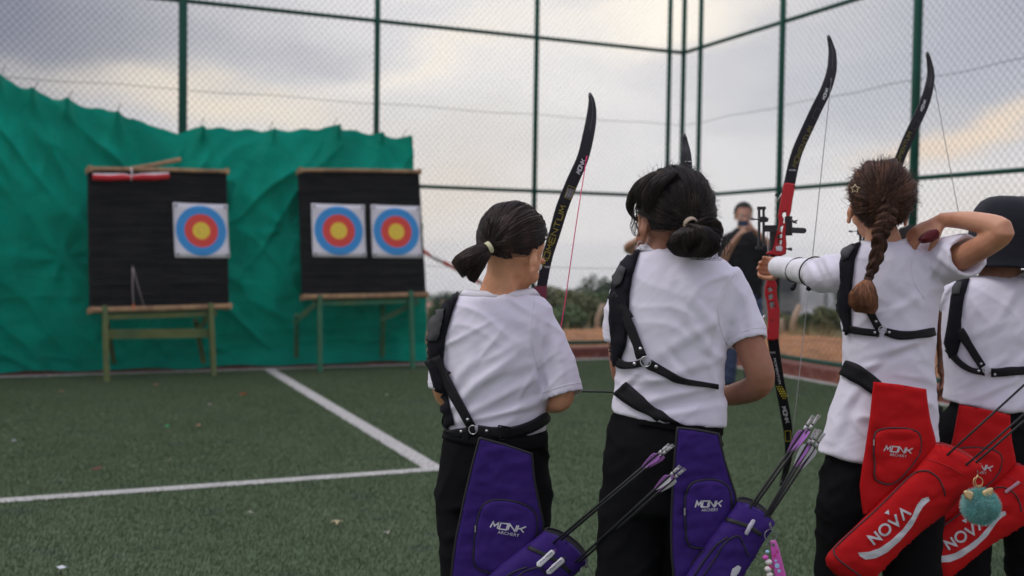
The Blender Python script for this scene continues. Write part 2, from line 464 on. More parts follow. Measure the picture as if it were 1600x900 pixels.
# grass blades as one uncountable object; the blades on the lines are white
def blades(n, test, name, m, h0=.009, h1=.021, wd_=.0016, region=None):
    x = rng.uniform(-8.2, 5.8, n*2); y = rng.uniform(2.6, 13.5, n*2)
    k = (np.abs(x) < y*.56+1.4)
    x, y = x[k], y[k]
    cc = np.array(CC); aa = (x-cc[0])*va_.x+(y-cc[1])*va_.y; bb = (x-cc[0])*vb_.x+(y-cc[1])*vb_.y
    on = test(aa, bb); x, y = x[on], y[on]; n = len(x)
    th = rng.uniform(0, 2*np.pi, n); h = rng.uniform(h0, h1, n); lean = rng.uniform(0, .8, n)*h; ph = rng.normal(.6, .9, n)
    V = np.zeros((n, 3, 3)); V[:, 0, 0] = x-np.cos(th)*wd_; V[:, 0, 1] = y-np.sin(th)*wd_; V[:, 1, 0] = x+np.cos(th)*wd_; V[:, 1, 1] = y+np.sin(th)*wd_
    V[:, 2, 0] = x+np.cos(ph)*lean; V[:, 2, 1] = y+np.sin(ph)*lean; V[:, 2, 2] = h
    me = bpy.data.meshes.new(name); me.vertices.add(n*3); me.vertices.foreach_set('co', V.astype(np.float32).ravel())
    me.loops.add(n*3); me.loops.foreach_set('vertex_index', np.arange(n*3, dtype=np.int32)); me.polygons.add(n)
    me.polygons.foreach_set('loop_start', np.arange(0, n*3, 3, dtype=np.int32)); me.update(); me.validate()
    return link(name, me, m, None, False)
lw2 = lw*.9
def online(a, b):
    w2 = lw2
    return ((np.abs(b-OA) < w2) & (a < -OB+w2)) | ((np.abs(a+OB) < w2) & (b > OA)) | ((np.abs(a-O1) < .058) & (b > OA) & (b < O2+w2)) | ((np.abs(b-O2) < w2) & (a < O1+w2))
tag(blades(1000000, lambda a, b: (~online(a, b)) & (b > OA-.02) & (a < -OB+.02), 'grass', M_turf), 'short green plastic grass blades of the pitch', 'grass', kind='stuff')
tag(blades(1300000, online, 'line_grass', M_white, .008, .017), 'short white plastic grass blades along the pitch lines', 'grass', kind='stuff')

M_track = mat('red_track', (.135, .045, .035), .9, .2, 30, .003, 150, col2=(.10, .032, .028))
M_kerb = mat('red_kerb', (.16, .05, .038), .85, .25, 12, .003, 120, col2=(.24, .11, .07), c2s=6, c2lo=.5, c2hi=.7)
tr = MB(); tr.add(quad(-22, 0, .03, OA-lw, .003).v, [(2, 3, 1, 0)]); tr.add(quad(-OB+lw, 0, OA-lw, 24, .003).v, [(2, 3, 1, 0)])
tag(tr.build('track', M_track), 'dark red strip between the white line and the fence', 'track', kind='structure')
kb = MB()
kb.box(AB(-11, -.0, .055), va_*11.2, vb_*.14, (0, 0, .055)); kb.box(AB(.06, 12.14, .055), va_*.14, vb_*12., (0, 0, .055))
tag(kb.build('kerb', M_kerb), 'low red kerb under the fence', 'kerb', kind='structure')

# terrain outside the court: sandy shoulder, then the hillside falling away
M_sand = mat('sand', (.40, .19, .085), .95, .2, 2.5, .02, 25, col2=(.26, .15, .085), c2s=1.3, c2lo=.45, c2hi=.65)
def ground_mat():
    m = bpy.data.materials.new('ground'); m.use_nodes = True; t = NT(m.node_tree); t.n.clear()
    b = t.node('ShaderNodeBsdfPrincipled'); o = t.node('ShaderNodeOutputMaterial'); t.l.new(b.outputs[0], o.inputs[0])
    ob = t.node('ShaderNodeTexCoord').outputs['Object']
    s = t.mix(t.ramp(t.noise(ob, 3., 6, .7), .38, .62), c4((.40, .185, .08)), c4((.22, .11, .055)))
    s = t.mix(t.ramp(t.noise(ob, 14., 4, .7), .58, .66), s, c4((.55, .38, .25)))
    g = t.mix(t.ramp(t.noise(ob, .05, 6, .6), .42, .6), c4((.055, .075, .04)), c4((.10, .095, .06)))
    px = t.math('SUBTRACT', t.dot(ob, va_), CC.dot(va_)); py = t.math('SUBTRACT', t.dot(ob, -vb_), CC.dot(-vb_))
    sdist = t.math('MAXIMUM', px, py)
    f = t.ramp(t.math('ADD', sdist, t.math('MULTIPLY', t.noise(ob, .8, 3), 3.)), 5.2, 6.4)
    t.l.new(t.mix(f, s, g), b.inputs['Base Color']); b.inputs['Roughness'].default_value = .95; b.inputs['Specular IOR Level'].default_value = .1
    bp = t.node('ShaderNodeBump'); bp.inputs['Distance'].default_value = .06; t.l.new(t.noise(ob, 5, 5, .7), bp.inputs['Height']); t.l.new(bp.outputs[0], b.inputs['Normal'])
    return m
def terr(x, y):
    d = Vector((x, y, 0))-CC; s = max(d.dot(va_), -d.dot(vb_))
    if s < -.2: return -.02
    z = float(np.interp(s, (-.2, .15, .6, 2.6, 4., 70, 150, 300, 600, 1500), (-.02, .05, .09, .14, -.05, -4.5, -9.5, -17., -36, -70)))
    if .3 < s < 8: z += .05*noise.noise(Vector((x*.8, y*.8, 3)))+.03*noise.noise(Vector((x*3, y*3, 5)))
    k = min(max((s-60)/200, 0), 1)
    z += k*7*noise.noise(Vector((x/130, y/130, 1.7)))+k*3*noise.noise(Vector((x/45, y/45, 4.2)))
    return z
rad = [0, 4, 8]+[8+.35*i for i in range(1, 60)]+[29+1.15**i*1.2 for i in range(1, 62)]
rad = sorted(r for r in rad if r < 980)+[1000]
na = 220
gm = MB(); gv = []; gf = []
for r_ in rad:
    for j in range(na):
        a = 2*math.pi*j/na; x, y = r_*math.sin(a), r_*math.cos(a)
        gv.append((x, y, terr(x, y)))
for i in range(len(rad)-1):
    for j in range(na):
        k = (j+1) % na; gf.append((i*na+j, i*na+k, (i+1)*na+k, (i+1)*na+j)[::-1])
tag(link('ground', pyd(gv, gf), ground_mat()), 'sandy ground outside the fence and hillside beyond', 'ground', kind='structure')

# ------------------------------------------------------------------ vegetation
def leaf_mat(name, a, b):
    return mat(name, a, .7, .3, 8., col2=b, c2s=6, c2lo=.42, c2hi=.58, spec=.25)
M_leafs = [leaf_mat('leaf_olive', (.11, .13, .055), (.19, .19, .09)), leaf_mat('leaf_green', (.08, .13, .055), (.14, .19, .08)), leaf_mat('leaf_dark', (.045, .075, .042), (.085, .115, .06))]
M_bark = mat('bark', (.12, .085, .06), .9, .25, 10, .01, 40)
M_dry = mat('dry_stalk', (.33, .27, .13), .85, .25, 20)
def leaves(cl, n, size, seed):
    rg = random.Random(seed); mb = MB(); V = []; Fc = []
    tot = sum(r[0]*r[1] for _, r in cl)
    for c, r in cl:
        for _ in range(int(n*r[0]*r[1]/tot)):
            u = Vector((rg.gauss(0, 1), rg.gauss(0, 1), rg.gauss(0, 1))).normalized()*rg.uniform(.55, 1.06)
            p = Vector(c)+Vector((u.x*r[0], u.y*r[0], u.z*r[1]))
            a = Vector((rg.gauss(0, 1), rg.gauss(0, 1), rg.gauss(0, .6))).normalized(); b = a.orthogonal().normalized()
            b.rotate(Matrix.Rotation(rg.uniform(0, 6.28), 3, a)); s = size*rg.uniform(.6, 1.3); k = len(V)
            V += [p-a*s, p+b*s*.5, p+a*s, p-b*s*.5]; Fc.append((k, k+1, k+2, k+3))
    return mb.add(V, Fc)
def bush(px, py_top, d, wpx, m, label, cat='bush', name='bush', nl=4200, group='bushes beyond the fence', size=.045):
    top = W(px, py_top, d); x, y = top.x, top.y; z0 = terr(x, y); h = max(top.z-z0, .3); rw = wpx/F_PX*d/2
    t = thing(name, (x, y, z0), label, cat, group)
    rg = random.Random(int(px*7+d)); cl = []
    for _ in range(9):
        a = rg.uniform(0, 6.28); q = rg.uniform(0, .65)*rw; rr = rw*rg.uniform(.35, .55)
        cl.append((Vector((x+math.cos(a)*q, y+math.sin(a)*q, z0+h*rg.uniform(.3, .8))), (rr, min(rr, h*.35))))
    cl.append((Vector((x, y, z0+h*.72)), (rw*.5, h*.3)))
    leaves(cl, nl, size*d/22, int(px)).build('foliage', m, t)
    st = MB()
    for c, r in cl[:6]: st.tube([(x+rg.uniform(-.1, .1), y, z0-.05), ((x+c.x)/2+rg.uniform(-.1, .1), (y+c.y)/2, (z0+c.z)/2+.05), c], [.035*h, .025*h, .01*h], 6)
    st.build('trunk', M_bark, t, True); return t
bl = [(868, 452, 27, 100, 0, 'olive green bush left of the leaning stake, behind the pink bowstring'), (905, 458, 21, 120, 0, 'broad dull green bush right above the sandy strip'),
      (958, 438, 33, 110, 2, 'tall dark green tree at the left of the second archer'), (930, 460, 24, 90, 1, 'fresh green bush right behind the leaning stake'),
      (885, 480, 19.5, 90, 1, 'low pale bush at the edge of the sandy strip'), (985, 455, 26, 90, 1, 'bush hidden half behind the second archer'),
      (690, 478, 30, 60, 1, 'green bush between the right target stand and the first archer'), (718, 462, 44, 90, 2, 'dark bush in front of the pink roofed houses'),
      (1100, 476, 24, 110, 1, 'bush behind the second archer and the man with phone'), (1228, 496, 20, 60, 0, 'scrubby bush at the foot of the grey concrete building'),
      (1262, 490, 18.5, 46, 1, 'small green weed clump in front of the pale greenhouse wall'), (1296, 484, 18, 50, 0, 'yellowish weed clump at the right end of the greenhouse wall'),
      (1360, 440, 40, 160, 2, 'dark tree hidden behind the archer with the braid'), (1150, 455, 36, 90, 2, 'dark tree behind the man with the phone')]
for px, py, d, wpx, k, lb in bl: bush(px, py, d, wpx, M_leafs[k], lb, 'tree' if 'tree' in lb else 'bush', 'tree' if 'tree' in lb else 'bush')
# tall dry grass at the sandy edge, right of the bow
mb = MB(); rg = random.Random(5)
for i in range(240):
    p = W(rg.choice((rg.uniform(1195, 1330), rg.uniform(1195, 1330), rg.uniform(660, 960))), 500, rg.uniform(15.8, 17.5)); z = terr(p.x, p.y); h = rg.uniform(.08, .32); a = rg.uniform(0, 6.28)
    mb.add([(p.x-.008, p.y, z), (p.x+.008, p.y, z), (p.x+math.cos(a)*.12*h, p.y+math.sin(a)*.1, z+h)], [(0, 1, 2)])
tag(mb.build('dry_grass', M_dry), 'sparse yellow dry grass along the edge of the sandy strip', 'grass', kind='stuff')
# far wood on the ridge: reads as one mass
rg = random.Random(11); mb = MB(); V = []; Fc = []
for i in range(2600):
    d = rg.uniform(150, 520); px = rg.uniform(-300, 1900); p = W(px, 450, d); z = terr(p.x, p.y); s = rg.uniform(1.2, 3.0)
    for q in range(26):
        u = Vector((rg.gauss(0, 1), rg.gauss(0, 1), abs(rg.gauss(0, 1)))).normalized(); c = Vector((p.x+u.x*s, p.y+u.y*s, z+u.z*s*1.1))
        a = Vector((rg.gauss(0, 1), rg.gauss(0, 1), rg.gauss(0, 1))).normalized(); b = a.orthogonal().normalized(); k = len(V); e = s*.42
        V += [c-a*e, c+b*e*.8, c+a*e, c-b*e*.8]; Fc.append((k, k+1, k+2, k+3))
tag(MB().add(V, Fc).build('woodland', M_leafs[2]), 'hazy dark wood covering the far hills', 'wood', kind='stuff')

# the hazy evening air
hz = bpy.data.materials.new('haze'); hz.use_nodes = True; t_ = NT(hz.node_tree); t_.n.clear()
pv = t_.node('ShaderNodeVolumePrincipled'); pv.inputs['Density'].default_value = .0006; pv.inputs['Color'].default_value = (.97, .975, .99, 1); pv.inputs['Anisotropy'].default_value = .2
oo_ = t_.node('ShaderNodeOutputMaterial'); t_.l.new(pv.outputs[0], oo_.inputs['Volume'])
tag(MB().box((0, 0, -25.5), (1010, 0, 0), (0, 1010, 0), (0, 0, 33.5)).build('haze', hz), 'pale evening haze over the hillside', 'haze', kind='stuff')
# leaning stakes
M_wood = mat('weathered_wood', (.36, .27, .19), .85, .2, 12, .004, 60, stretch=(1, 1, .3))
def stake(pts, d, wpx, lb):
    P = [W(x, y, d) for x, y in pts]; P[0].z = terr(P[0].x, P[0].y)-.1; r = wpx/F_PX*d/2
    o = MB().tube(P, [r*1.05, r*1.05, r], 9, True).build('wooden_stake', M_wood, None, True); return tag(o, lb, 'stake', 'stakes beyond the fence')
stake([(933, 525), (934, 497), (943, 474)], 17.5, 8, 'crooked pale wooden stake in front of the green bushes')
stake([(1235, 535), (1240, 500), (1250, 476)], 17, 9, 'leaning wooden stake in front of the pale greenhouse wall')
stake([(1222, 535), (1222, 515), (1221, 498)], 17.2, 7, 'short wooden stake beside the foot of the red bow')
stake([(664, 520), (665, 490), (664, 466)], 19, 8, 'thin post seen right of the far target stand')

# grey block building and greenhouse wall
M_conc = mat('grey_concrete', (.23, .22, .20), .9, .2, 2, .01, 20, col2=(.15, .145, .14), c2s=.7)
M_pale = mat('pale_sheet', (.60, .60, .62), .6, .1, 2, col2=(.36, .36, .37), c2s=.5)
M_dark = mat('dark_opening', (.03, .03, .035), .6, .2)
def wallbox(pts_bottom, top_py, d0, d1, m, name, parent, depth=5.):
    (xa, ya), (xb, yb) = pts_bottom; a = W(xa, ya, d0); b = W(xb, yb, d1); zt = W(xa, top_py, d0).z; a.z = terr(a.x, a.y)-.5; b.z = a.z
    u = (b-a).normalized(); nb = Vector((-u.y, u.x, 0));
    c = (a+b)/2+nb*depth/2; c.z = (a.z+zt)/2
    return MB().box(c, u*(b-a).length/2, nb*depth/2, (0, 0, (zt-a.z)/2)).build(name, m, parent), a, b, u, nb, zt
c0 = W(1215, 500, 78)
t = thing('building', (c0.x, c0.y, terr(c0.x, c0.y)), 'low grey concrete building with dark windows behind the red bow', 'building')
o_, a, b, u, nb, zt = wallbox([(1140, 505), (1246, 505)], 424, 78, 78, M_conc, 'wall', t)
rf = MB().box((a+b)/2+nb*2.5+Vector((0, 0, zt-a.z+.12)), u*((b-a).length/2+.3), nb*2.8, (0, 0, .12)).build('roof', M_conc, t)
for fx, y0, y1 in ((1156, 440, 458), (1182, 440, 458), (1228, 436, 458), (1228, 486, 500)):
    p = W(fx, (y0+y1)/2, 78); k = (p-a).dot(u); q = a+u*k; q.z = p.z; hh = (y1-y0)/F_PX*78/2
    wn = MB().box(q-nb*.03, u*.42, nb*.05, (0, 0, hh)).build('window', M_dark, t)
    MB().box(q-nb*.05+Vector((0, 0, -hh-.05)), u*.5, nb*.09, (0, 0, .05)).build('sill', M_conc, wn)
c0 = W(1300, 500, 50)
t = thing('greenhouse', (c0.x, c0.y, terr(c0.x, c0.y)), 'long pale plastic sheeted greenhouse behind the archer with the braid', 'greenhouse')
o_, a, b, u, nb, zt = wallbox([(1247, 505), (1560, 505)], 428, 52, 46, M_pale, 'wall', t)
rb = MB()
L = (b-a).length; k = 0.
while k < L: q = a+u*k; rb.box(Vector((q.x, q.y, (a.z+zt)/2))-nb*.04, u*.04, nb*.04, (0, 0, (zt-a.z)/2)); k += 1.4
rb.build('rib', M_conc, t)
rg_ = [a+Vector((0, 0, zt-a.z)), b+Vector((0, 0, zt-a.z))]
# houses with pink roofs in the haze, left of the first archer
M_roof = mat('clay_roof', (.36, .17, .12), .85, .2, 1.5); M_plaster = mat('plaster', (.5, .46, .42), .9, .1, 1)
for px, py, d, wx, lb in ((688, 470, 150, 26, 'pink roofed far house nearest the target stand'), (716, 466, 170, 30, 'pink roofed far house right of the other one, behind the first archer'), (672, 474, 135, 14, 'small far shed with clay roof beside the thin post')):
    p = W(px, py, d); z0 = terr(p.x, p.y); t = thing('house', (p.x, p.y, z0), lb, 'house', 'far houses'); hw = wx/F_PX*d/2; h = p.z-z0
    MB().box((p.x, p.y, z0+(h-1.2)/2), (hw, 0, 0), (0, 3, 0), (0, 0, max(h-1.2, .6)/2)).build('wall', M_plaster, t)
    e = z0+max(h-1.2, .6); x, y = p.x, p.y
    MB().add([(x-hw-.3, y-3.3, e), (x+hw+.3, y-3.3, e), (x+hw+.3, y+3.3, e), (x-hw-.3, y+3.3, e), (x-hw*.8, y, e+1.3), (x+hw*.8, y, e+1.3)], [(0, 1, 5, 4), (1, 2, 5), (2, 3, 4, 5), (3, 0, 4), (3, 2, 1, 0)]).build('roof', M_roof, t)
    MB().box((x-hw*.3, y-3.02, z0+h*.3), (hw*.14, 0, 0), (0, .05, 0), (0, 0, h*.16)).build('window', M_dark, t)
    MB().box((x+hw*.4, y-3.02, z0+h*.3), (hw*.14, 0, 0), (0, .05, 0), (0, 0, h*.16)).build('window', M_dark, t)

# ------------------------------------------------------------------ fences
M_post = mat('green_paint', (.006, .075, .050), .6, .12, 8, spec=.2)
M_wire = mat('green_wire', (.018, .05, .042), .8, .1, spec=.1)
Z1, Z2, Z3, ZT = 3.948, 2.063, .17, 5.9
def a_at(px, py=300):          # where a sight line crosses the back fence
    r = ray(px, py); t = (A0-CP).dot(vb_)/r.dot(vb_); return (CP+r*t-CC).dot(va_)
def b_at(px, py=300):
    r = ray(px, py); t = (CC-CP).dot(va_)/r.dot(va_); return (CP+r*t-CC).dot(vb_)
def fence(name, label, origin, u, nrm, L0, L1, posts, gap=.074, ends=()):
    t = thing(name, origin, label, 'fence')
    def P(k, z, off=0.): q = origin+u*k+nrm*off; return Vector((q.x, q.y, z))
    for k, r_ in posts:
        MB().tube([P(k, -.05), P(k, ZT)], r_, 12).build('post', M_post, t, True)
    for z, r_ in ((Z1, .024), (Z2, .024), (Z3, .026), (ZT-.05, .024)):
        MB().tube([P(L0, z), P(L1, z)], r_, 10).build('rail', M_post, t, True)
    for z in (3.0, 1.12, 4.9):
        n = 30; MB().tube([P(L0+(L1-L0)*i/n, z-.012*math.sin(i*2.1)) for i in range(n+1)], .003, 5, False).build('tension_wire', M_wire, t, True)
    V = []; Fc = []
    z0, z1 = .12, ZT-.05; H = z1-z0; wr = .0017; st = gap
    def wire(k0, zz0, k1, zz1, off):
        a = P(k0, zz0, off); b = P(k1, zz1, off); d = (b-a).normalized(); x = d.cross(nrm).normalized()*wr; y = nrm*wr; k = len(V)
        for p in (a, b): V.extend([p+x, p+y, p-x, p-y])
        Fc.extend([(k+i, k+(i+1) % 4, k+4+(i+1) % 4, k+4+i) for i in range(4)])
    sl = 1.12
    for s, off in ((1, .030), (-1, .0335)):
        k = L0-H/sl if s > 0 else L0
        while k < (L1 if s > 0 else L1+H/sl):
            ka, za, kb_, zb = k, z0, k+s*H/sl, z1
            for lim, side in ((L0, -1), (L1, 1)):
                if (ka-lim)*side > 0: za += (lim-ka)*s*sl; ka = lim
                if (kb_-lim)*side > 0: zb = za+(lim-ka)*s*sl; kb_ = lim
            if zb > za+.01: wire(ka, za, kb_, zb, off)
            k += st
    MB().add(V, Fc).build('chain_link_mesh', M_wire, t); return t
pa = [(a_at(x), r_) for x, r_ in ((285, .047), (587, .034), (835, .031), (1042, .031))]
fence('chain_link_fence', 'tall green chain link fence at the back, carrying the green tarpaulin', CC, va_, vb_, -16., 0., [(pa[0][0]-4.9, .04), (pa[0][0]-2.45, .04)]+pa+[(0., .032)])
pb = [(b_at(x), r_) for x, r_ in ((1090, .031), (1217, .036), (1427, .044))]
fence('chain_link_fence', 'tall green chain link fence at the right, running from the corner towards the archers', CC, vb_, -va_, .05, 14., pb+[(pb[2][0]+2.4*i, .042) for i in range(1, 4)], gap=.078)

# barrier tape
M_tape = bpy.data.materials.new('barrier_tape'); M_tape.use_nodes = True; t_ = NT(M_tape.node_tree); bs_ = t_.n['Principled BSDF']
ob_ = t_.node('ShaderNodeTexCoord').outputs['Object']; st_ = t_.math('FRACT', t_.math('MULTIPLY', t_.dot(ob_, va_), 3.3))
t_.l.new(t_.mix(t_.math('GREATER_THAN', st_, .5), c4((.70, .10, .06)), c4((.66, .62, .60))), bs_.inputs['Base Color'])
P = [W(640, 372, 13.6), W(670, 398, 13.6), W(705, 416, 13.6), W(760, 446, 13.7), W(830, 470, 13.8)]
mb = MB(); rr = []
for i, p in enumerate(bezpath([tuple(p) for p in P], 6)):
    p = Vector(p); rr.append([p+Vector((0, .01*math.sin(i), .028)), p+Vector((0, .002, -.028)), p+Vector((0, .004, -.028)), p+Vector((0, .012*math.sin(i)+.002, .028))])
tag(mb.loft(rr).build('barrier_tape', M_tape, None, True), 'red and white barrier tape sagging beside the right target', 'tape')

# ------------------------------------------------------------------ green tarpaulin
top = [(-260, 60), (-120, 85), (0, 122), (60, 147), (120, 164), (182, 177), (200, 187), (224, 190), (250, 203), (280, 208), (312, 200), (345, 201), (420, 205), (470, 203), (520, 199), (560, 207), (600, 213), (628, 217)]
TX = [p[0] for p in top]; TY = [p[1] for p in top]
pins = [-100, 0, 52, 105, 182, 312, 420, 520, 585, 628]
def tarp():
    NU, NVV = 420, 120; V = []; Fc = []
    a0, a1 = a_at(-260, 300), a_at(628, 300)
    for j in range(NVV+1):
        v = j/NVV
        for i in range(NU+1):
            u = i/NU; a = a0+(a1-a0)*u
            px = np.interp(a, AS, XS); py = np.interp(px, TX, TY)
            r = ray(px, py); t = (A0+vb_*.06-CP).dot(vb_)/r.dot(vb_); zt = (CP+r*t).z
            # right edge hangs outwards towards the ground
            ae = a+max(0, (u-.86)/.14)*(.26*v**.8+.03*math.sin(v*9)*v)
            pleat = 0.
            for p in PA:
                dx = a-p; pleat += math.exp(-(dx/(.07+.5*v))**2)*.085*math.exp(-v*2.2)
                # creases radiating down from each fixing
                for k, s in enumerate((-.55, -.2, .25, .6)):
                    pleat += .035*math.exp(-((dx-s*v*1.6)/(.035+.09*v))**2)*math.exp(-v*2.6)
            bil = .20*math.sin(math.pi*min(v*1.02, 1))*(1+.5*noise.noise(Vector((a*.5, v*1.2, 2))))
            wv_ = .10*noise.noise(Vector((a*.9+v*.6, v*1.6, 7)))+.045*noise.noise(Vector((a*2.2-v*2., v*4.4, 1)))+.02*noise.noise(Vector((a*6+v*3, v*9, 9)))+.008*noise.noise(Vector((a*16, v*22, 4)))
            rid = .05*(1-abs(noise.noise(Vector((a*.8+v*2.2, v*2.8-a*.5, 12))))*3.2)
            # swept horizontal folds near the ground
            hor = .03*math.sin(v*34+2.2*noise.noise(Vector((a*.8, v*2, 3)))+a*.5)*max(0, v-.62)*2.2
            bs_off = .09+.15*math.sin(math.pi*min(v*1.05, 1))+bil*.25
            F_ = pleat*1.25+(wv_*1.1+rid*.7)*min(1, v*3+.15)+hor*1.3
            z = zt*(1-v)+(.02+.03*noise.noise(Vector((a*2, 0, 0))))*v
            d1 = a*.8+v*1.9; d2 = v*1.6-a*.55; g1 = 1-abs(noise.noise(Vector((d1*.7, d2*3.6, 21))))*2.6; g2 = 1-abs(noise.noise(Vector(((a*.7-v*1.6)*.9, (v*1.7+a*.75)*3.0, 33))))*2.6
            mm = max(0, min(1, .5+1.8*noise.noise(Vector((a*.45, v*1.1, 40)))))
            F_ += .11*(max(g1, 0)**2*mm+max(g2, 0)**2*(1-mm))*min(1, v*5+.1)
            # creases drawn together at a pulled point left of the left boss, and long swags near the ground
            for ca_, cv_ in ((AP, .58), (AP2, .42)):
                dx_, dv_ = a-ca_, (v-cv_)*3.3; rr_ = math.hypot(dx_, dv_); th_ = math.atan2(dv_, dx_); F_ += .022*math.sin(th_*7+1.5*noise.noise(Vector((th_, rr_, 3))))*math.exp(-(rr_/.75)**2)*min(1, rr_*5)
            F_ += .035*max(0, 1-abs(noise.noise(Vector((a*.6+3, v*13+a*.35, 60))))*3)**2*max(0, min(1, (v-.5)*3))
            off = bs_off+F_*(1-.25*v); off = max(.055+.01*math.sin(a*3), off); off = min(off, .30+.25*(1-v))
            if z < .2: off = max(off, .165+.04*(1-z/.2))
            q = AB(ae, off, z+(.012*math.sin(a*21) if j == 0 else 0)); V.append(q)
    for j in range(NVV):
        for i in range(NU): Fc.append((j*(NU+1)+i+NU+1, j*(NU+1)+i+NU+2, j*(NU+1)+i+1, j*(NU+1)+i))
    return pyd(V, Fc)
XS_ = np.linspace(-300, 640, 60); AS = [a_at(x, np.interp(x, TX, TY)) for x in XS_]; AP = a_at(100, 400); AP2 = a_at(440, 350); XS = list(XS_); PA = [a_at(x, np.interp(x, TX, TY)) for x in pins]
M_tarp = bpy.data.materials.new('tarpaulin'); M_tarp.use_nodes = True; t_ = NT(M_tarp.node_tree); t_.n.clear()
b_ = t_.node('ShaderNodeBsdfPrincipled'); ob_ = t_.node('ShaderNodeTexCoord').outputs['Object']
c_ = t_.mix(t_.ramp(t_.noise(ob_, 1.4, 5, .6), .35, .65), c4((.0, .23, .155)), c4((.0, .33, .225)))
c_ = t_.mix(t_.ramp(t_.noise(t_.mapping(ob_, (1, 1, .25)), 9, 4, .7), .55, .8, 0, .25), c_, c4((.01, .24, .19)))
t_.l.new(c_, b_.inputs['Base Color']); b_.inputs['Roughness'].default_value = .65; b_.inputs['Specular IOR Level'].default_value = .06
bp_ = t_.node('ShaderNodeBump'); bp_.inputs['Distance'].default_value = .02; t_.l.new(t_.noise(t_.mapping(ob_, (1, 1, 1.6), (0, .5, 0)), 7, 6, .65), bp_.inputs['Height']); t_.l.new(bp_.outputs[0], b_.inputs['Normal'])
tr_ = t_.node('ShaderNodeBsdfTranslucent'); t_.l.new(c_, tr_.inputs[0]); mx_ = t_.node('ShaderNodeMixShader'); mx_.inputs[0].default_value = .10
t_.l.new(b_.outputs[0], mx_.inputs[1]); t_.l.new(tr_.outputs[0], mx_.inputs[2]); oo_ = t_.node('ShaderNodeOutputMaterial'); t_.l.new(mx_.outputs[0], oo_.inputs[0])
tt = thing('tarpaulin', AB(-8, .1, 0), 'large wrinkled green tarpaulin hung on the back fence behind the targets', 'tarpaulin')
link('sheet', tarp(), M_tarp, tt)
M_tie = mat('cable_tie', (.02, .03, .03), .5)
for x in pins[1:]:
    y = float(np.interp(x, TX, TY)); r = ray(x, y); k = (A0+vb_*.12-CP).dot(vb_)/r.dot(vb_); p = CP+r*k
    MB().tube([p+Vector((0, 0, -.03)), p+Vector((.02, .0, .05)), p+Vector((.05, 0, .11))], .004, 5).build('cable_tie', M_tie, tt)

# ------------------------------------------------------------------ target stands
def foam_mat():
    m = bpy.data.materials.new('black_foam'); m.use_nodes = True; t = NT(m.node_tree); b = t.n['Principled BSDF']
    ob = t.node('ShaderNodeTexCoord').outputs['Object']; wz = t.node('ShaderNodeTexWave', wave_type='BANDS', bands_direction='Z'); t.l.new(ob, wz.inputs[0])
    wz.inputs['Scale'].default_value = 13; wz.inputs['Distortion'].default_value = 1.4; wz.inputs['Detail'].default_value = 3
    n = t.noise(t.mapping(ob, (1, 1, 9)), 2.5, 5, .7)
    t.l.new(t.mix(t.ramp(n, .35, .75), c4((.006, .007, .008)), c4((.028, .028, .029))), b.inputs['Base Color'])
    b.inputs['Roughness'].default_value = .85; b.inputs['Specular IOR Level'].default_value = .2
    bp = t.node('ShaderNodeBump'); bp.inputs['Distance'].default_value = .012; t.l.new(wz.outputs[1], bp.inputs['Height']); t.l.new(bp.outputs[0], b.inputs['Normal'])
    return m
M_foam = foam_mat(); M_batten = mat('pine_batten', (.40, .25, .13), .7, .25, 14, .002, 80, col2=(.28, .17, .09), c2s=5)
M_leg1 = mat('olive_paint', (.12, .15, .045), .6, .25, 12, col2=(.08, .13, .05)); M_leg2 = mat('green_leg_paint', (.03, .15, .08), .6, .25, 12, col2=(.06, .13, .05))
def face_mat(nm, cpt, rad, nrm):
    m = bpy.data.materials.new(nm); m.use_nodes = True; t = NT(m.node_tree); b = t.n['Principled BSDF']
    ob = t.node('ShaderNodeTexCoord').outputs['Object']
    vv = t.node('ShaderNodeVectorMath', operation='DISTANCE'); t.l.new(ob, vv.inputs[0]); vv.inputs[1].default_value = cpt
    r = t.math('DIVIDE', vv.outputs['Value'], rad)
    c = c4((.72, .71, .74)); pr = t.math('MULTIPLY', t.noise(ob, 60, 2), .0)
    c = t.mix(t.math('LESS_THAN', r, 1.), c, c4((.025, .29, .66)))
    c = t.mix(t.math('LESS_THAN', r, .665), c, c4((.74, .055, .035)))
    c = t.mix(t.math('LESS_THAN', r, .34), c, c4((.86, .62, .05)))
    for k in (.835, .50, .17):
        ln = t.math('LESS_THAN', t.math('ABSOLUTE', t.math('SUBTRACT', r, k)), .006); c = t.mix(t.math('MULTIPLY', ln, .6), c, c4((.25, .2, .2)))
    sc = t.ramp(t.noise(t.mapping(ob, (1, 1, .3), (0, .8, 0)), 30, 3, .6), .66, .72); sc = t.math('MULTIPLY', sc, t.math('LESS_THAN', r, .3))
    c = t.mix(t.math('MULTIPLY', sc, .5), c, c4((.2, .15, .08)))
    t.l.new(c, b.inputs['Base Color']); b.inputs['Roughness'].default_value = .6
    return m
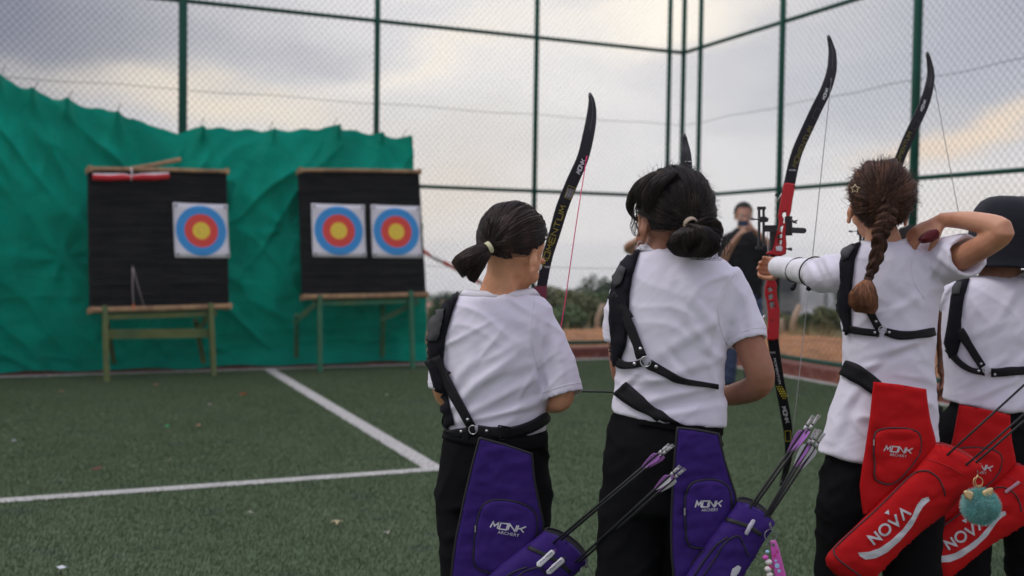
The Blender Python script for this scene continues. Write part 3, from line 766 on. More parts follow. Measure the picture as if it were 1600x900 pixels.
def board(feet, corners, faces, legs, M_leg, lb, lbs):
    """feet: two front feet on the ground; corners: mat outline seen from the archers, tl tr br bl"""
    f0, f1 = G(*feet[0]), G(*feet[1]); u = (f1-f0).normalized(); n0 = Vector((u.y, -u.x, 0)); lean = R(9)
    n = n0*math.cos(lean)+Vector((0, 0, 1))*math.sin(lean); upv = u.cross(-n).normalized()
    if upv.z < 0: upv = -upv
    org = f0-n0*.02
    fn = on_plane(org, n)
    Q = [fn(*c)[0] for c in corners]
    boss = thing('target_boss', Q[3], lb, 'archery target', 'target bosses'); TH = .09
    def on(x, y): return fn(x, y)[0]
    # the mat: many layers, slightly uneven sides
    V = []; Fc = []; N1 = 36
    ring = []
    for i in range(N1+1):
        t = i/N1; l = Q[3].lerp(Q[0], t); r = Q[2].lerp(Q[1], t)
        j1 = .006*noise.noise(Vector((i*.9, 1, feet[0][0]))); j2 = .006*noise.noise(Vector((i*.9, 5, feet[0][0])))
        bow = .004*math.sin(i*2.3)
        row = []
        M_ = 14
        for k in range(M_+1): row.append(l.lerp(r, k/M_)+n*(bow+.010*noise.noise(Vector((k*.5, i*.25, feet[0][0]))))+u*(j1*(1-k/M_)+j2*k/M_))
        ring.append(row+[p-n*TH for p in row[::-1]])
    MB().loft(ring).build('foam_mat', M_foam, boss, False)
    for s, (ca, cb), hh in ((1, (Q[0], Q[1]), .02), (-1, (Q[3], Q[2]), .026)):
        a = ca-u*.012; b = cb+u*.02; mid = (a+b)/2
        bw = MB().tube([a+upv*s*hh*.6+n*.015, mid+upv*s*(hh*.6+.004)+n*.02, b+upv*s*hh*.6+n*.015], [hh, hh, hh], 8, pw=.6); bw.build('batten', M_batten, boss, False)
        MB().tube([a+upv*s*hh*.6-n*TH, b+upv*s*hh*.6-n*TH], hh, 8, pw=.6).build('batten', M_batten, boss, False)
        for e in (a+u*.02, b-u*.02): MB().box(e+upv*s*hh*.6-n*TH/2, u*.016, n*(TH/2+.035), upv*.03).build('batten_end', M_batten, boss)
    for i, (x0, y0, x1, y1) in enumerate(faces):
        c = [on(x0, y0), on(x1, y0+(y1-y0)*.02), on(x1, y1), on(x0, y1)]
        ctr = sum(c, Vector())/4; w_ = ((c[1]-c[0]).length+(c[2]-c[3]).length)/4; h_ = ((c[3]-c[0]).length+(c[2]-c[1]).length)/4
        V = []; N2 = 10; Vb = []
        for jj in range(N2+1):
            for ii in range(N2+1):
                s_, t_ = ii/N2*2-1, jj/N2*2-1
                cur = .014*max(0, abs(s_*t_)-.55)**1.0*2
                V.append(ctr+u*w_*s_+upv*h_*t_+n*(.014+cur+.002*noise.noise(Vector((ii*.6, jj*.6, i)))))
        Fc = [(jj*(N2+1)+ii, jj*(N2+1)+ii+1, (jj+1)*(N2+1)+ii+1, (jj+1)*(N2+1)+ii) for jj in range(N2) for ii in range(N2)]
        m = face_mat('target_paper', ctr-Vector(boss.location)+n*.014, min(w_, h_)*.93, n)
        me = pyd(V, Fc); fo = link('target_face', me, m, boss); so = fo.modifiers.new('s', 'SOLIDIFY'); so.thickness = .004
        if lbs: fo['label'] = lbs[i]
        for sx in (-1, 1):
            for sy in (-1, 1):
                q = ctr+u*w_*sx*.9+upv*h_*sy*.9+n*.03; MB().lathe([(.0, .012), (.011, .01), (.012, 0), (.003, -.004), (.003, -.02)], q, 8, n).build('pin', M_tie, fo, True)
    # the easel
    st = thing('target_stand', (f0+f1)/2, lb.replace('target boss', 'easel stand').replace('black', 'painted wooden'), 'easel', 'target stands')
    for (xa, ya), (xb, yb), back, w_ in legs['legs']:
        if back: r_ = ray(xb, yb); b = CP+r_*((AB(0, .33)-CP).dot(vb_)/r_.dot(vb_)); a = on(xa, ya)-n*(TH+.05)
        else: b = G(xb, yb); a = on(xa, ya)+n*.035
        MB().bar(a, b+Vector((0, 0, 0)), w_, .045, u).build('leg', M_leg, st)
    for (xa, ya), (xb, yb), off, w_ in legs['bars']:
        a = on(xa, ya)-n*off[0]; b = on(xb, yb)-n*off[1]
        MB().bar(a, b, .03, w_, (0, 0, 1)).build('brace', M_leg, st)
    mid_l = Q[3].lerp(Q[2], .1)-upv*.08-n*.05; mid_r = Q[3].lerp(Q[2], .9)-upv*.08-n*.05
    MB().bar(mid_l, mid_r, .11, .05, (0, 0, 1)).build('ledge', M_leg, st)
    return boss, fn, n, u, upv, Q
b1 = board([(167, 597), (334, 588)], [(139, 266), (354, 270), (358, 476), (142, 482)], [(271, 318, 356, 403)],
      {'legs': [((162, 478), (167, 597), 0, .055), ((327, 474), (334, 588), 0, .055), ((172, 500), (178, 566), 1, .05), ((312, 498), (318, 566), 1, .05)],
       'bars': [((165, 522), (330, 520), (.02, .02), .09), ((164, 500), (172, 520), (0, .2), .05), ((327, 492), (313, 522), (0, .2), .05)]}, M_leg1,
      'black target boss at the left with one paper face and a red roll', None)
b2 = board([(500, 582), (645, 577)], [(468, 268), (655, 270), (666, 458), (474, 462)], [(487, 319, 570, 402), (580, 321, 657, 403)],
      {'legs': [((498, 462), (500, 582), 0, .055), ((640, 455), (645, 577), 0, .055), ((468, 490), (463, 558), 1, .05), ((604, 474), (597, 558), 1, .05)],
       'bars': [((494, 474), (466, 502), (0, .2), .055), ((655, 470), (603, 498), (0, .2), .055)]}, M_leg2,
      'black target boss at the right with two paper faces side by side', ['left paper target face', 'right paper target face'])
for st in [o for o in bpy.data.objects if o.name.startswith('target_stand')]: pass
bpy.data.objects['target_stand']['label'] = 'olive green wooden easel carrying the left target boss'
bpy.data.objects['target_stand.001']['label'] = 'bluish green wooden easel carrying the right target boss'
# things on the left boss
boss, fn, n, u, upv, Q = b1
M_red = mat('red_foam', (.58, .02, .03), .6, .15); M_whit = mat('white_foam', (.75, .72, .74), .6, .1)
t = thing('rolled_banner', fn(203, 275)[0]+n*.03, 'red and white rolled banner tied to the top of the left boss', 'banner')
pa_ = [fn(x, y)[0]+n*.035 for x, y in ((144, 278), (170, 279), (190, 278), (203, 279), (220, 278), (240, 278), (262, 276))]
MB().tube(pa_, [.032, .034, .033, .024, .033, .035, .03], 12).build('red_layer', M_red, t, True)
MB().tube([p+upv*.022+n*.008 for p in pa_], [.014, .018, .014, .006, .014, .02, .014], 8).build('white_layer', M_whit, t, True)
MB().tube([fn(203, 264)[0]+n*.05, fn(203, 272)[0]+n*.08, fn(203, 284)[0]+n*.05], .006, 6).build('cord', M_whit, t, True)
p = [fn(x, y)[0]-n*.03 for x, y in ((196, 264), (240, 257), (283, 248))]
p = [p[0]+n*.02, p[1], p[2]]
tag(MB().tube(p, [.016, .02, .022], 9, pw=.7).build('wooden_stick', M_batten, None, True), 'loose pale wooden stick lying aslant on top of the left boss', 'stick')
M_str = mat('thin_cord', (.35, .3, .28), .7)
mb = MB().tube([fn(206, 416)[0]+n*.03, fn(206, 450)[0]+n*.03, fn(207, 478)[0]+n*.04], .005, 6).tube([fn(206, 416)[0]+n*.03, fn(214, 446)[0]+n*.03, fn(224, 480)[0]+n*.03], .004, 6)
t = thing('cord_loop', fn(206, 416)[0], 'thin pale cord hanging in a narrow V on the left boss', 'cord'); mb.build('cord', M_str, t, True)
MB().lathe([(.0, .01), (.012, .008), (.013, 0), (0, -.008)], fn(206, 416)[0]+n*.03, 8, n).build('nail', M_tie, t)
MB().tube([fn(207, 476)[0]+n*.04, fn(207, 484)[0]+n*.045], .009, 6).build('knot', mat('orange_plastic', (.6, .14, .04), .5), t)

# litter and fallen leaves on the pitch
lit = [(96, 613, (.45, .22, .16), .035, 'pale pink fallen leaf at the far left of the pitch'), (245, 603, (.40, .22, .15), .03, 'brown leaf below the left easel'), (380, 618, (.6, .12, .03), .04, 'bright orange leaf between the two target stands'),
       (262, 668, (.05, .45, .15), .03, 'scrap of bright green plastic on the pitch'), (22, 691, (.6, .6, .58), .022, 'white paper scrap near the left edge'), (152, 736, (.12, .045, .03), .04, 'dark reddish brown curled leaf above the near line'),
       (98, 893, (.6, .62, .62), .03, 'white paper scrap nearest to the camera'), (391, 804, (.5, .47, .42), .022, 'pale scrap right of the near line'), (605, 836, (.5, .48, .42), .022, 'pale scrap left of the first archer'),
       (310, 667, (.32, .16, .09), .024, 'small brown leaf right of the green plastic scrap'), (328, 634, (.45, .42, .36), .02, 'tiny pale leaf in the middle of the pitch'), (526, 820, (.42, .35, .2), .04, 'straw coloured twig left of the first archer'),
       (241, 604, (.3, .2, .12), .02, 'tiny brown leaf touching the brown one below the easel'), (264, 722, (.45, .38, .33), .02, 'tiny pale leaf above the near line'), (605, 619, (.4, .42, .34), .02, 'tiny pale leaf left of the white line end')]
for i, (x, y, c, s, lb) in enumerate(lit):
    p = G(x, y, .012); rg = random.Random(i); s *= .72; V = [p+Vector((0, 0, .012))]; k = 9
    for j in range(k):
        a = 2*math.pi*j/k; rr = s*(.65+.5*(j % 2)+rg.uniform(-.1, .1)); V.append(p+Vector((math.cos(a)*rr, math.sin(a)*rr*.8, .006+rg.uniform(0, .02))))
    o = link('fallen_leaf' if 'leaf' in lb else 'twig' if 'twig' in lb else 'scrap', pyd(V, [(0, j+1, (j+1) % k+1) for j in range(k)]), mat('litter%d' % i, c, .8), None, False)
    so = o.modifiers.new('s', 'SOLIDIFY'); so.thickness = .0015; tag(o, lb, 'leaf' if 'leaf' in lb else 'twig' if 'twig' in lb else 'scrap')

# ================================================================== PEOPLE
def skin_mat(nm, c): return mat(nm, c, .5, .1, 14, .0006, 260, spec=.4, sss=.12, col2=(c[0]*.82, c[1]*.72, c[2]*.68), c2s=9)
M_skin = skin_mat('skin_light', (.68, .34, .19)); M_skin2 = skin_mat('skin_tan', (.33, .15, .09)); M_skin3 = skin_mat('skin_fair', (.56, .28, .165)); M_skin4 = skin_mat('skin_brown', (.30, .145, .09))
M_shirt = mat('white_cotton', (.74, .715, .80), .9, .03, 20, .0005, 700, spec=.15)
M_seam = mat('white_rib', (.74, .73, .77), .9, .04, 40, .0007, 500, spec=.2)
M_blackf = mat('black_trousers', (.006, .006, .007), .9, .3, 9, .001, 500, spec=.08)
M_strap = mat('black_webbing', (.008, .008, .010), .6, .2, 30, .0005, 900, spec=.2)
M_guard = mat('black_padding', (.007, .007, .011), .75, .25, 12, .0007, 300, spec=.15)
M_guard2 = mat('grey_mesh_patch', (.05, .05, .052), .7, .2, 60, .001, 800)
M_metal = mat('nickel', (.6, .6, .62), .28, .05, metal=1.)
M_shoe = mat('shoe_rubber', (.03, .03, .035), .6, .2); M_sole = mat('shoe_sole', (.6, .6, .6), .7, .1)
M_eye = mat('eye_white', (.75, .73, .7), .3, .02); M_iris = mat('dark_iris', (.02, .012, .008), .25, .05); M_lip = mat('lips', (.42, .16, .13), .45, .1)

def hair_mat(nm, a, b, rough=.45):
    m = mat(nm, a, rough, .35, 60., col2=b, c2s=25, c2lo=.45, c2hi=.65, spec=.28, stretch=(1, 1, .25)); return m
M_hair1 = hair_mat('hair_dark', (.020, .013, .011), (.045, .028, .022)); M_hair2 = hair_mat('hair_black', (.013, .010, .010), (.035, .025, .020))
M_hair3 = hair_mat('hair_auburn', (.050, .024, .015), (.115, .055, .032), .5); M_hairm = hair_mat('hair_man', (.02, .017, .015), (.05, .045, .04))
HC = Vector((0, -.012, .125))
def rotm(yaw, pitch, roll=0.):
    """yaw > 0 turns the face to the left, pitch > 0 bows it"""
    return (Matrix.Rotation(R(yaw), 3, 'Z') @ Matrix.Rotation(R(roll), 3, 'Y') @ Matrix.Rotation(-R(pitch), 3, 'X'))
def light_twin(m):
    nm = m.name+'_light'
    if nm in MATS: return MATS[nm]
    k = m.copy(); k.name = nm; MATS[nm] = k
    for n_ in k.node_tree.nodes:
        if n_.type == 'HUE_SAT': n_.inputs['Value'].default_value = 2.
        if n_.type == 'MAP_RANGE' and abs(n_.inputs[3].default_value-.65) < .01: n_.inputs[3].default_value = 1.3; n_.inputs[4].default_value = 2.9
    return k
_link0 = link
def link(name, me, m=None, parent=None, smooth=True):
    if me.get('two') and m and not isinstance(m, (list, tuple)):
        mi = STR_MI[me.name]; me.materials.append(m); me.materials.append(light_twin(m)); me.polygons.foreach_set('material_index', mi); return _link0(name, me, None, parent, smooth)
    return _link0(name, me, m, parent, smooth)
class Head:
    def __init__(s, c, yaw, pitch, roll=0., sc=1.): s.c = Vector(c); s.R = rotm(yaw, pitch, roll); s.s = sc
    def w(s, p): return s.c+s.R @ ((Vector(p)-HC)*s.s)
    def shapes(s, mb):
        e = lambda c, r, rot=None: mb.ell(s.w(c), [q*s.s for q in r], s.R @ (rot or Matrix.Identity(3)))
        e((0, -.012, .125), (.074, .092, .086)); e((0, .028, .085), (.060, .062, .075)); e((0, .045, .045), (.043, .042, .042))
        e((0, .072, .018), (.019, .016, .014)); e((0, .088, .072), (.0105, .016, .024)); e((0, .101, .062), (.012, .011, .009)); e((0, .078, .112), (.05, .014, .014))
        for sx in (-1, 1):
            e((sx*.034, .058, .062), (.022, .022, .022)); e((sx*.012, .093, .060), (.008, .009, .007))
            rt = Matrix.Rotation(sx*R(-16), 3, 'Z') @ Matrix.Rotation(R(8), 3, 'X')
            e((sx*.075, -.003, .082), (.0045, .014, .023), rt); e((sx*.077, .0, .056), (.006, .010, .011), rt)
            e((sx*.074, -.002, .078), (.012, .010, .014), rt)
            rim = [s.w(Vector((sx*(.075+.005*max(0, math.cos(a_))), -.002, .082))+rt @ Vector((0, -.0150*math.cos(a_), .0245*math.sin(a_)))) for a_ in [R(-70+20*k_) for k_ in range(11)]]
            mb.tube(rim, .0034*s.s, 7)
        e((0, .086, .041), (.021, .010, .006)); e((0, .085, .032), (.018, .010, .007))
    def extras(s, parent):
        for sx in (-1, 1):
            eo = MB().ell(s.w((sx*.030, .0765, .096)), [.0125*s.s]*3, s.R).build('eye', M_eye, parent, True)
            MB().ell(s.w((sx*.030, .0868, .096)), [.0055*s.s, .003*s.s, .0055*s.s], s.R).build('iris', M_iris, eo, True)
            MB().tube([s.w((sx*(.016+.008*i), .094-.0025*i*i*.6, .1135+.003*math.sin(i))) for i in range(4)], .0028*s.s, 6).build('eyebrow', M_iris, parent, True)
        MB().tube([s.w((-.02, .091, .0365)), s.w((0, .0972, .0372)), s.w((.02, .091, .0365))], [.002*s.s, .0045*s.s, .002*s.s], 6).build('lips', M_lip, parent, True)

def limb(mb, J, rad, n=12, k=5, b=None):
    """smooth tapered limb through joints"""
    P = bezpath([tuple(p) for p in J], k); rr = np.interp(np.linspace(0, len(J)-1, len(P)), range(len(J)), rad)
    bb = None if b is None else list(np.interp(np.linspace(0, len(J)-1, len(P)), range(len(J)), b))
    return mb.tube([Vector(p) for p in P], list(rr), n, True, b=bb)
def hand(mb, wrist, dirv, palm_n, curl=.9, s=1., side=1, spread=.12, thumb_curl=.5, curls=None):
    """palm, four unequal bent fingers and a thumb; dirv along the palm, palm_n out of the palm"""
    d = Vector(dirv).normalized(); nrm = Vector(palm_n); nrm = (nrm-d*nrm.dot(d)).normalized(); x = d.cross(nrm)*side
    P = lambda a, b, c: Vector(wrist)+(d*a+x*b+nrm*c)*s
    mb.tube([P(-.01, 0, 0), P(.015, 0, 0), P(.04, 0, 0), P(.07, .0, 0), P(.078, 0, 0)], [.020*s, .023*s, .031*s, .034*s, .030*s], 12, up=tuple(nrm), b=[.75, .6, .42, .36, .32])
    L = (.062, .070, .066, .052)
    for i in range(4):
        b0 = .026-.0175*i; a = (curls[i] if curls else curl)*(1+.06*i); p = P(.070, b0, 0); pts = [P(.045, b0*.9, 0), p]; ang = 0.; dd = d
        for k, f in enumerate((.45, .32, .23)):
            ang += a*(.75, 1.05, .7)[k]
            dd = (d*math.cos(ang)+nrm*math.sin(ang)+x*spread*(1.5-i)*.3).normalized(); p = p+dd*L[i]*f*s*1.05; pts.append(p.copy())
        mb.tube(pts, [.0095*s, .0092*s, .0085*s, .0078*s, .0062*s], 8)
    t0 = P(.012, .018, .004); t1 = P(.036, .040, .012); t2 = t1+(d*.7+nrm*thumb_curl*.9+x*(.45-thumb_curl*.5)).normalized()*.03*s; t3 = t2+(d*.6+nrm*thumb_curl*1.5-x*thumb_curl*.5).normalized()*.024*s
    mb.tube([t0, t1, t2, t3], [.013*s, .0115*s, .0095*s, .0072*s], 8)
    return mb

def ringpx(pl, pr, yl, yr, d, th, n=36, pw=.9, back=0.):
    """horizontal outline of a trunk between two measured sides, th half thick"""
    a = W(pl, yl, d); b = W(pr, yr, d); c = (a+b)/2; x = (b-a)/2; out = []
    for j in range(n):
        t = 2*math.pi*j/n; ca, sa = math.cos(t), math.sin(t)
        ca = math.copysign(abs(ca)**pw, ca); sa = math.copysign(abs(sa)**pw, sa)
        out.append(c+x*ca+Vector((0, th*sa, 0)))
    return out
def trunk(mb, rows, inset=0., cap=True):
    """rows: (y, L, R, d, half thickness[, yR])"""
    rs = []
    for r in rows:
        y, l, rr, d, th = r[:5]; yr = r[5] if len(r) > 5 else y; k = inset/d*F_PX
        rs.append((l+k, rr-k, y, yr, d, max(th-inset, .01)))
    M = bezpath(rs, 3); return mb.loft([ringpx(*q) for q in M], cap)
def folds(me, creases=(), amp=1., seed=0, fields=(), mask=None, base=.0037):
    """cloth folds: soft anisotropic ridges plus single creases (x0,y0,x1,y1,width,depth)"""
    co = coords(me); nr = normals(me); X, Y = projn(co); front = (nr@np.array(_F)) < .25
    D = np.zeros(len(co))
    for (x0, y0, x1, y1, w_, dp) in creases:
        vx, vy = x1-x0, y1-y0; L2 = vx*vx+vy*vy; t = np.clip(((X-x0)*vx+(Y-y0)*vy)/L2, 0, 1)
        dist = np.hypot(X-(x0+t*vx), Y-(y0+t*vy)); taper = np.sin(np.pi*np.clip(t*.9+.05, 0, 1))**.6
        s = (X-x0)*(-vy)+(Y-y0)*vx; sd = np.sign(s)*dist
        D += front*taper*dp*(np.exp(-(dist/w_)**2)-.6*np.exp(-((sd-w_*1.6)/w_)**2))
    rot = R(25+seed*7)
    for i, p in enumerate(co):
        x, y, z = p
        m = noise.noise(Vector((x*4+seed, y*4, z*4)))*1.6; k1 = max(0., min(1., .5+m)); wx = .03*noise.noise(Vector((x*7, y*7+seed, z*7))); wz = .03*noise.noise(Vector((x*7+9, y*7, z*7+seed)))
        # long creases falling to either side, crisp on their ridge
        u1, v1 = x*.80+z*.60+wx, -x*.60+z*.80+wz; u2, v2 = x*.86-z*.50+wz, x*.50+z*.86+wx
        r1 = 1-abs(noise.noise(Vector((u1*4.5, v1*14, y*5+seed*3.1)))*2.6); r2 = 1-abs(noise.noise(Vector((u2*4.5, v2*16, y*5+seed*1.7)))*2.6)
        r1 = max(r1, 0.)**2.2; r2 = max(r2, 0.)**2.2
        a = noise.noise(Vector((x*7, y*7, z*6+seed))); c = noise.noise(Vector((x*30+z*18, y*26, z*40-x*12+seed)))
        D[i] += amp*base*(1.1*a+.22*max(0, 1-abs(noise.noise(Vector((u1*9, v1*46, y*9+seed))))*3)**2+1.7*(r1*k1+r2*(1-k1))*(.45+.75*abs(a)*2)+.12*c)
    if mask is not None: D *= mask(co, X, Y)
    setco(me, co+nr*D[:, None]); return me
def sleeve(mb, pts, rad, wall=.008, back=.05, b=None):
    """short sleeve: outer tube that turns in at its hem"""
    P = [Vector(p) for p in bezpath([tuple(q) for q in pts], 5)]; m = len(P)
    rr = list(np.interp(np.linspace(0, len(pts)-1, m), range(len(pts)), rad))
    bb = [1.]*m if b is None else list(np.interp(np.linspace(0, len(pts)-1, m), range(len(pts)), b))
    T = (P[-1]-P[-2]).normalized()
    outer = MB(); tmp = MB(); tmp.tube(P, rr, 20, False, b=bb)
    last = tmp.v[-20:]; c = P[-1]
    in1 = [c+(v-c)*(1-wall/rr[-1]) for v in last]; in2 = [p-T*back for p in in1]; in2 = [p.lerp(c-T*back, .25) for p in in2]
    rings = [tmp.v[i*20:(i+1)*20] for i in range(m)]+[in1, in2]
    return mb.loft(rings, True)
def hem_line(me, tree, pts, d, w_=2.2):
    return ribbon(tree, pts, w_, d, .0012, .0006, 5, 2)

# ---- hair
def skull(H, u, off=0.):
    r = (.080+off, .099+off, .093+off); return H.w(HC+Vector((u[0]*r[0], u[1]*r[1], u[2]*r[2])))
def in_hair(u, style=0):
    x, y, z = u
    if y > .42: return z > .62-.1*abs(x)
    if y > -.05: return z > -.18+.95*max(0, y)*1.2
    return z > -.62-.25*min(1, abs(y)) if abs(x) < .62 else z > -.42
def slerp(a, b, t):
    a = Vector(a).normalized(); b = Vector(b).normalized(); o = math.acos(max(-1, min(1, a.dot(b))))
    if o < 1e-4: return a
    return (a*math.sin((1-t)*o)+b*math.sin(t*o))/math.sin(o)
def hair_cap(H, m, parent, off=-.003, test=in_hair, name='hair'):
    mb = MB(); N, K = 64, 40; vs = []
    for i in range(K+1):
        th = math.pi*i/K
        for j in range(N):
            a = 2*math.pi*j/N; u = Vector((math.sin(th)*math.cos(a), math.sin(th)*math.sin(a), math.cos(th)))
            vs.append((u, skull(H, u, off+.0015*noise.noise(u*9))))
    fs = []
    for i in range(K):
        for j in range(N):
            f = (i*N+j, (i+1)*N+j, (i+1)*N+(j+1) % N, i*N+(j+1) % N)
            c = sum((vs[q][0] for q in f), Vector())/4
            if test(c): fs.append(f)
    o = link(name, pyd([v[1] for v in vs], fs), m, parent); so = o.modifiers.new('s', 'SOLIDIFY'); so.thickness = .006; so.offset = -1
    return o
def strands(paths, rad=.0007, n=3):
    """thin hair strands, one mesh"""
    V = []; Fc = []; MI = []; rq = random.Random(len(paths))
    for P in paths:
        mi = 0 if rq.random() < .62 else 1; k_f = len(Fc)
        P = [Vector(p) for p in P]; m = len(P); k0 = len(V)
        for i in range(m):
            t = (P[min(i+1, m-1)]-P[max(i-1, 0)]).normalized(); x = t.orthogonal().normalized() if i == 0 else (x-t*x.dot(t)).normalized(); y = t.cross(x)
            r = rad*(1-.75*(i/(m-1))**3)
            for j in range(n): a = 2*math.pi*j/n; V.append(P[i]+x*r*math.cos(a)+y*r*math.sin(a))
        for i in range(m-1):
            for j in range(n): Fc.append((k0+i*n+j, k0+i*n+(j+1) % n, k0+(i+1)*n+(j+1) % n, k0+(i+1)*n+j))
        MI += [mi]*(len(Fc)-k_f)
    me = pyd(V, Fc); me['two'] = 1; STR_MI[me.name] = MI; return me
STR_MI = {}
def scalp_dirs(n, rg, test=in_hair):
    out = []
    while len(out) < n:
        u = Vector((rg.gauss(0, 1), rg.gauss(0, 1), rg.gauss(0, 1))).normalized()
        if test(u): out.append(u)
    return out
def pulled(H, tie_u, tie_p, n, seed, bulge=.004, messy=.0015, test=in_hair, wave=0.):
    """strands combed over the skull to the tie"""
    rg = random.Random(seed); out = []
    for u in scalp_dirs(n, rg, test):
        P = []; K = 12; lift = rg.uniform(-.002, bulge); ph = rg.uniform(0, 6); jj = Vector((rg.gauss(0, 1), rg.gauss(0, 1), rg.gauss(0, 1)))*messy
        te = (Vector(tie_u)+Vector((rg.gauss(0, .05), rg.gauss(0, .05), rg.gauss(0, .05)))).normalized()
        ax_ = Vector(tie_u).normalized(); e1_ = ax_.orthogonal().normalized(); e2_ = ax_.cross(e1_); an_ = math.atan2(u.dot(e2_), u.dot(e1_)); cu_ = Vector((math.cos(an_), math.sin(an_), 0))
        clump = noise.noise(cu_*5+Vector((seed, 0, u.dot(ax_)*.7)))*.006+noise.noise(cu_*14+Vector((0, seed, 0)))*.0045+noise.noise(cu_*34+Vector((0, 0, seed)))*.002
        for k in range(K+1):
            t = k/K; v = slerp(u, te, t*.93)
            p = skull(H, v, -.0035*(1-t)**6+lift*math.sin(math.pi*min(1, t*1.1))+clump*math.sin(math.pi*t)+wave*math.sin(t*14+ph)*.5)
            e = max(0, (t-.8)/.2); p = p.lerp(Vector(tie_p)+jj*1.5, e*e*(3-2*e))
            P.append(p+jj*math.sin(t*5+ph)*.8)
        out.append(P)
    return out
def tail(ctrl, rads, n, seed, fl=1.):
    """a hank of hair along ctrl with radius profile"""
    rg = random.Random(seed); C = [Vector(c) for c in bezpath([tuple(c) for c in ctrl], 5)]; m = len(C); rr = np.interp(np.linspace(0, 1, m), np.linspace(0, 1, len(rads)), rads); out = []
    T = (C[-1]-C[0]).normalized(); x0 = T.orthogonal().normalized(); y0 = T.cross(x0)
    for _ in range(n):
        a = rg.uniform(0, 6.283); q = math.sqrt(rg.uniform(.1, 1)); L = rg.uniform(.74, 1.0); ph = rg.uniform(0, 6); P = []
        for i in range(m):
            t = i/(m-1)
            if t > L: break
            aa = a+t*.5; P.append(C[i]+(x0*math.cos(aa)+y0*math.sin(aa))*rr[i]*q+x0*.0015*fl*math.sin(t*9+ph)+y0*.0015*fl*math.cos(t*7+ph))
        out.append(P)
    return out
def flyaways(H, n, seed, tie_u, test=in_hair, amt=.014):
    rg = random.Random(seed); out = []
    for u in scalp_dirs(n, rg, test):
        v1 = slerp(u, tie_u, .25); t = Vector((rg.gauss(0, 1), rg.gauss(0, 1), rg.gauss(0, 1)))*.35; a = rg.uniform(.3, 1)*amt
        P = [skull(H, u, 0)]
        for k in range(1, 7): f = k/6; P.append(skull(H, (u.lerp(v1, f)+t*f*.5).normalized(), a*f**1.5))
        out.append(P)
    return out
def band(c, axis, r, m, parent, name='hair_tie', th=.005):
    q = Vector(axis).normalized().to_track_quat('Z', 'Y').to_matrix(); mb = MB()
    for o_ in (-.0035, .0, .0035):
        pts = [Vector(c)+q @ Vector((r*math.cos(a), r*math.sin(a), o_)) for a in [2*math.pi*i/20 for i in range(21)]]
        mb.tube(pts, th*.55, 7, False)
    return mb.build(name, m, parent, True)
def rivet(tree, px, py, d, parent, r=.0042, off=.0095, name='rivet'):
    p, n = hit(tree, px, py, d, off)
    return MB().lathe([(r, -.003), (r, .0), (r*.8, .0012), (0.0001, .002)], p, 10, n).build(name, M_metal, parent, True)
def ring_at(tree, px, py, d, parent, r=.010, off=.007, name='ring', th=.0012):
    p, n = hit(tree, px, py, d, off); q = n.to_track_quat('Z', 'Y').to_matrix()
    return MB().tube([p+q @ Vector((r*math.cos(a), r*math.sin(a), 0)) for a in [2*math.pi*i/16 for i in range(17)]], th, 6, False).build(name, M_metal, parent, True)
def collar(pts, parent, r=.007, flat=1.9):
    P = [Vector(p) for p in closedpath([tuple(q) for q in pts], 4)]
    c = sum(P, Vector())/len(P); rings = []
    for i, p in enumerate(P):
        o_ = (p-c); o_.z = 0; o_.normalize(); up = (Vector((0, 0, 1))-o_*.75).normalized(); rings.append([p+up*r*flat*.9+o_*.0, p+o_*.0028+up*r*.6, p+o_*.0045-up*r*flat*.8, p-o_*.004-up*r*flat*.8, p-o_*.003+up*r*.6])
    rings.append(rings[0]); return MB().loft(rings, False).build('collar', M_seam, parent, True)
def shoe(parent, p, yaw=0.):
    q = Matrix.Rotation(R(yaw), 3, 'Z'); mb = MB(); rings = []
    for y, w_, h, z in ((-.065, .022, .02, .035), (-.055, .034, .035, .04), (0, .037, .05, .055), (.05, .040, .032, .04), (.11, .043, .024, .03), (.15, .034, .018, .024), (.168, .012, .010, .018)):
        rings.append([Vector(p)+q @ Vector((w_*math.cos(a), y, z+h*math.sin(a)*(1 if math.sin(a) > 0 else .5))) for a in [2*math.pi*i/14 for i in range(14)]])
    o = mb.loft(rings).build('shoe', M_shoe, parent, True)
    rings = [[v.copy() for v in r] for r in rings]
    sl = MB(); sl.loft([[Vector(p)+q @ Vector((w_*1.06*math.cos(a), y, .012+.011*math.sin(a))) for a in [2*math.pi*i/14 for i in range(14)]] for y, w_ in ((-.07, .02), (-.055, .036), (0, .038), (.05, .041), (.11, .045), (.155, .036), (.172, .012))])
    sl.build('sole', M_sole, o, True)

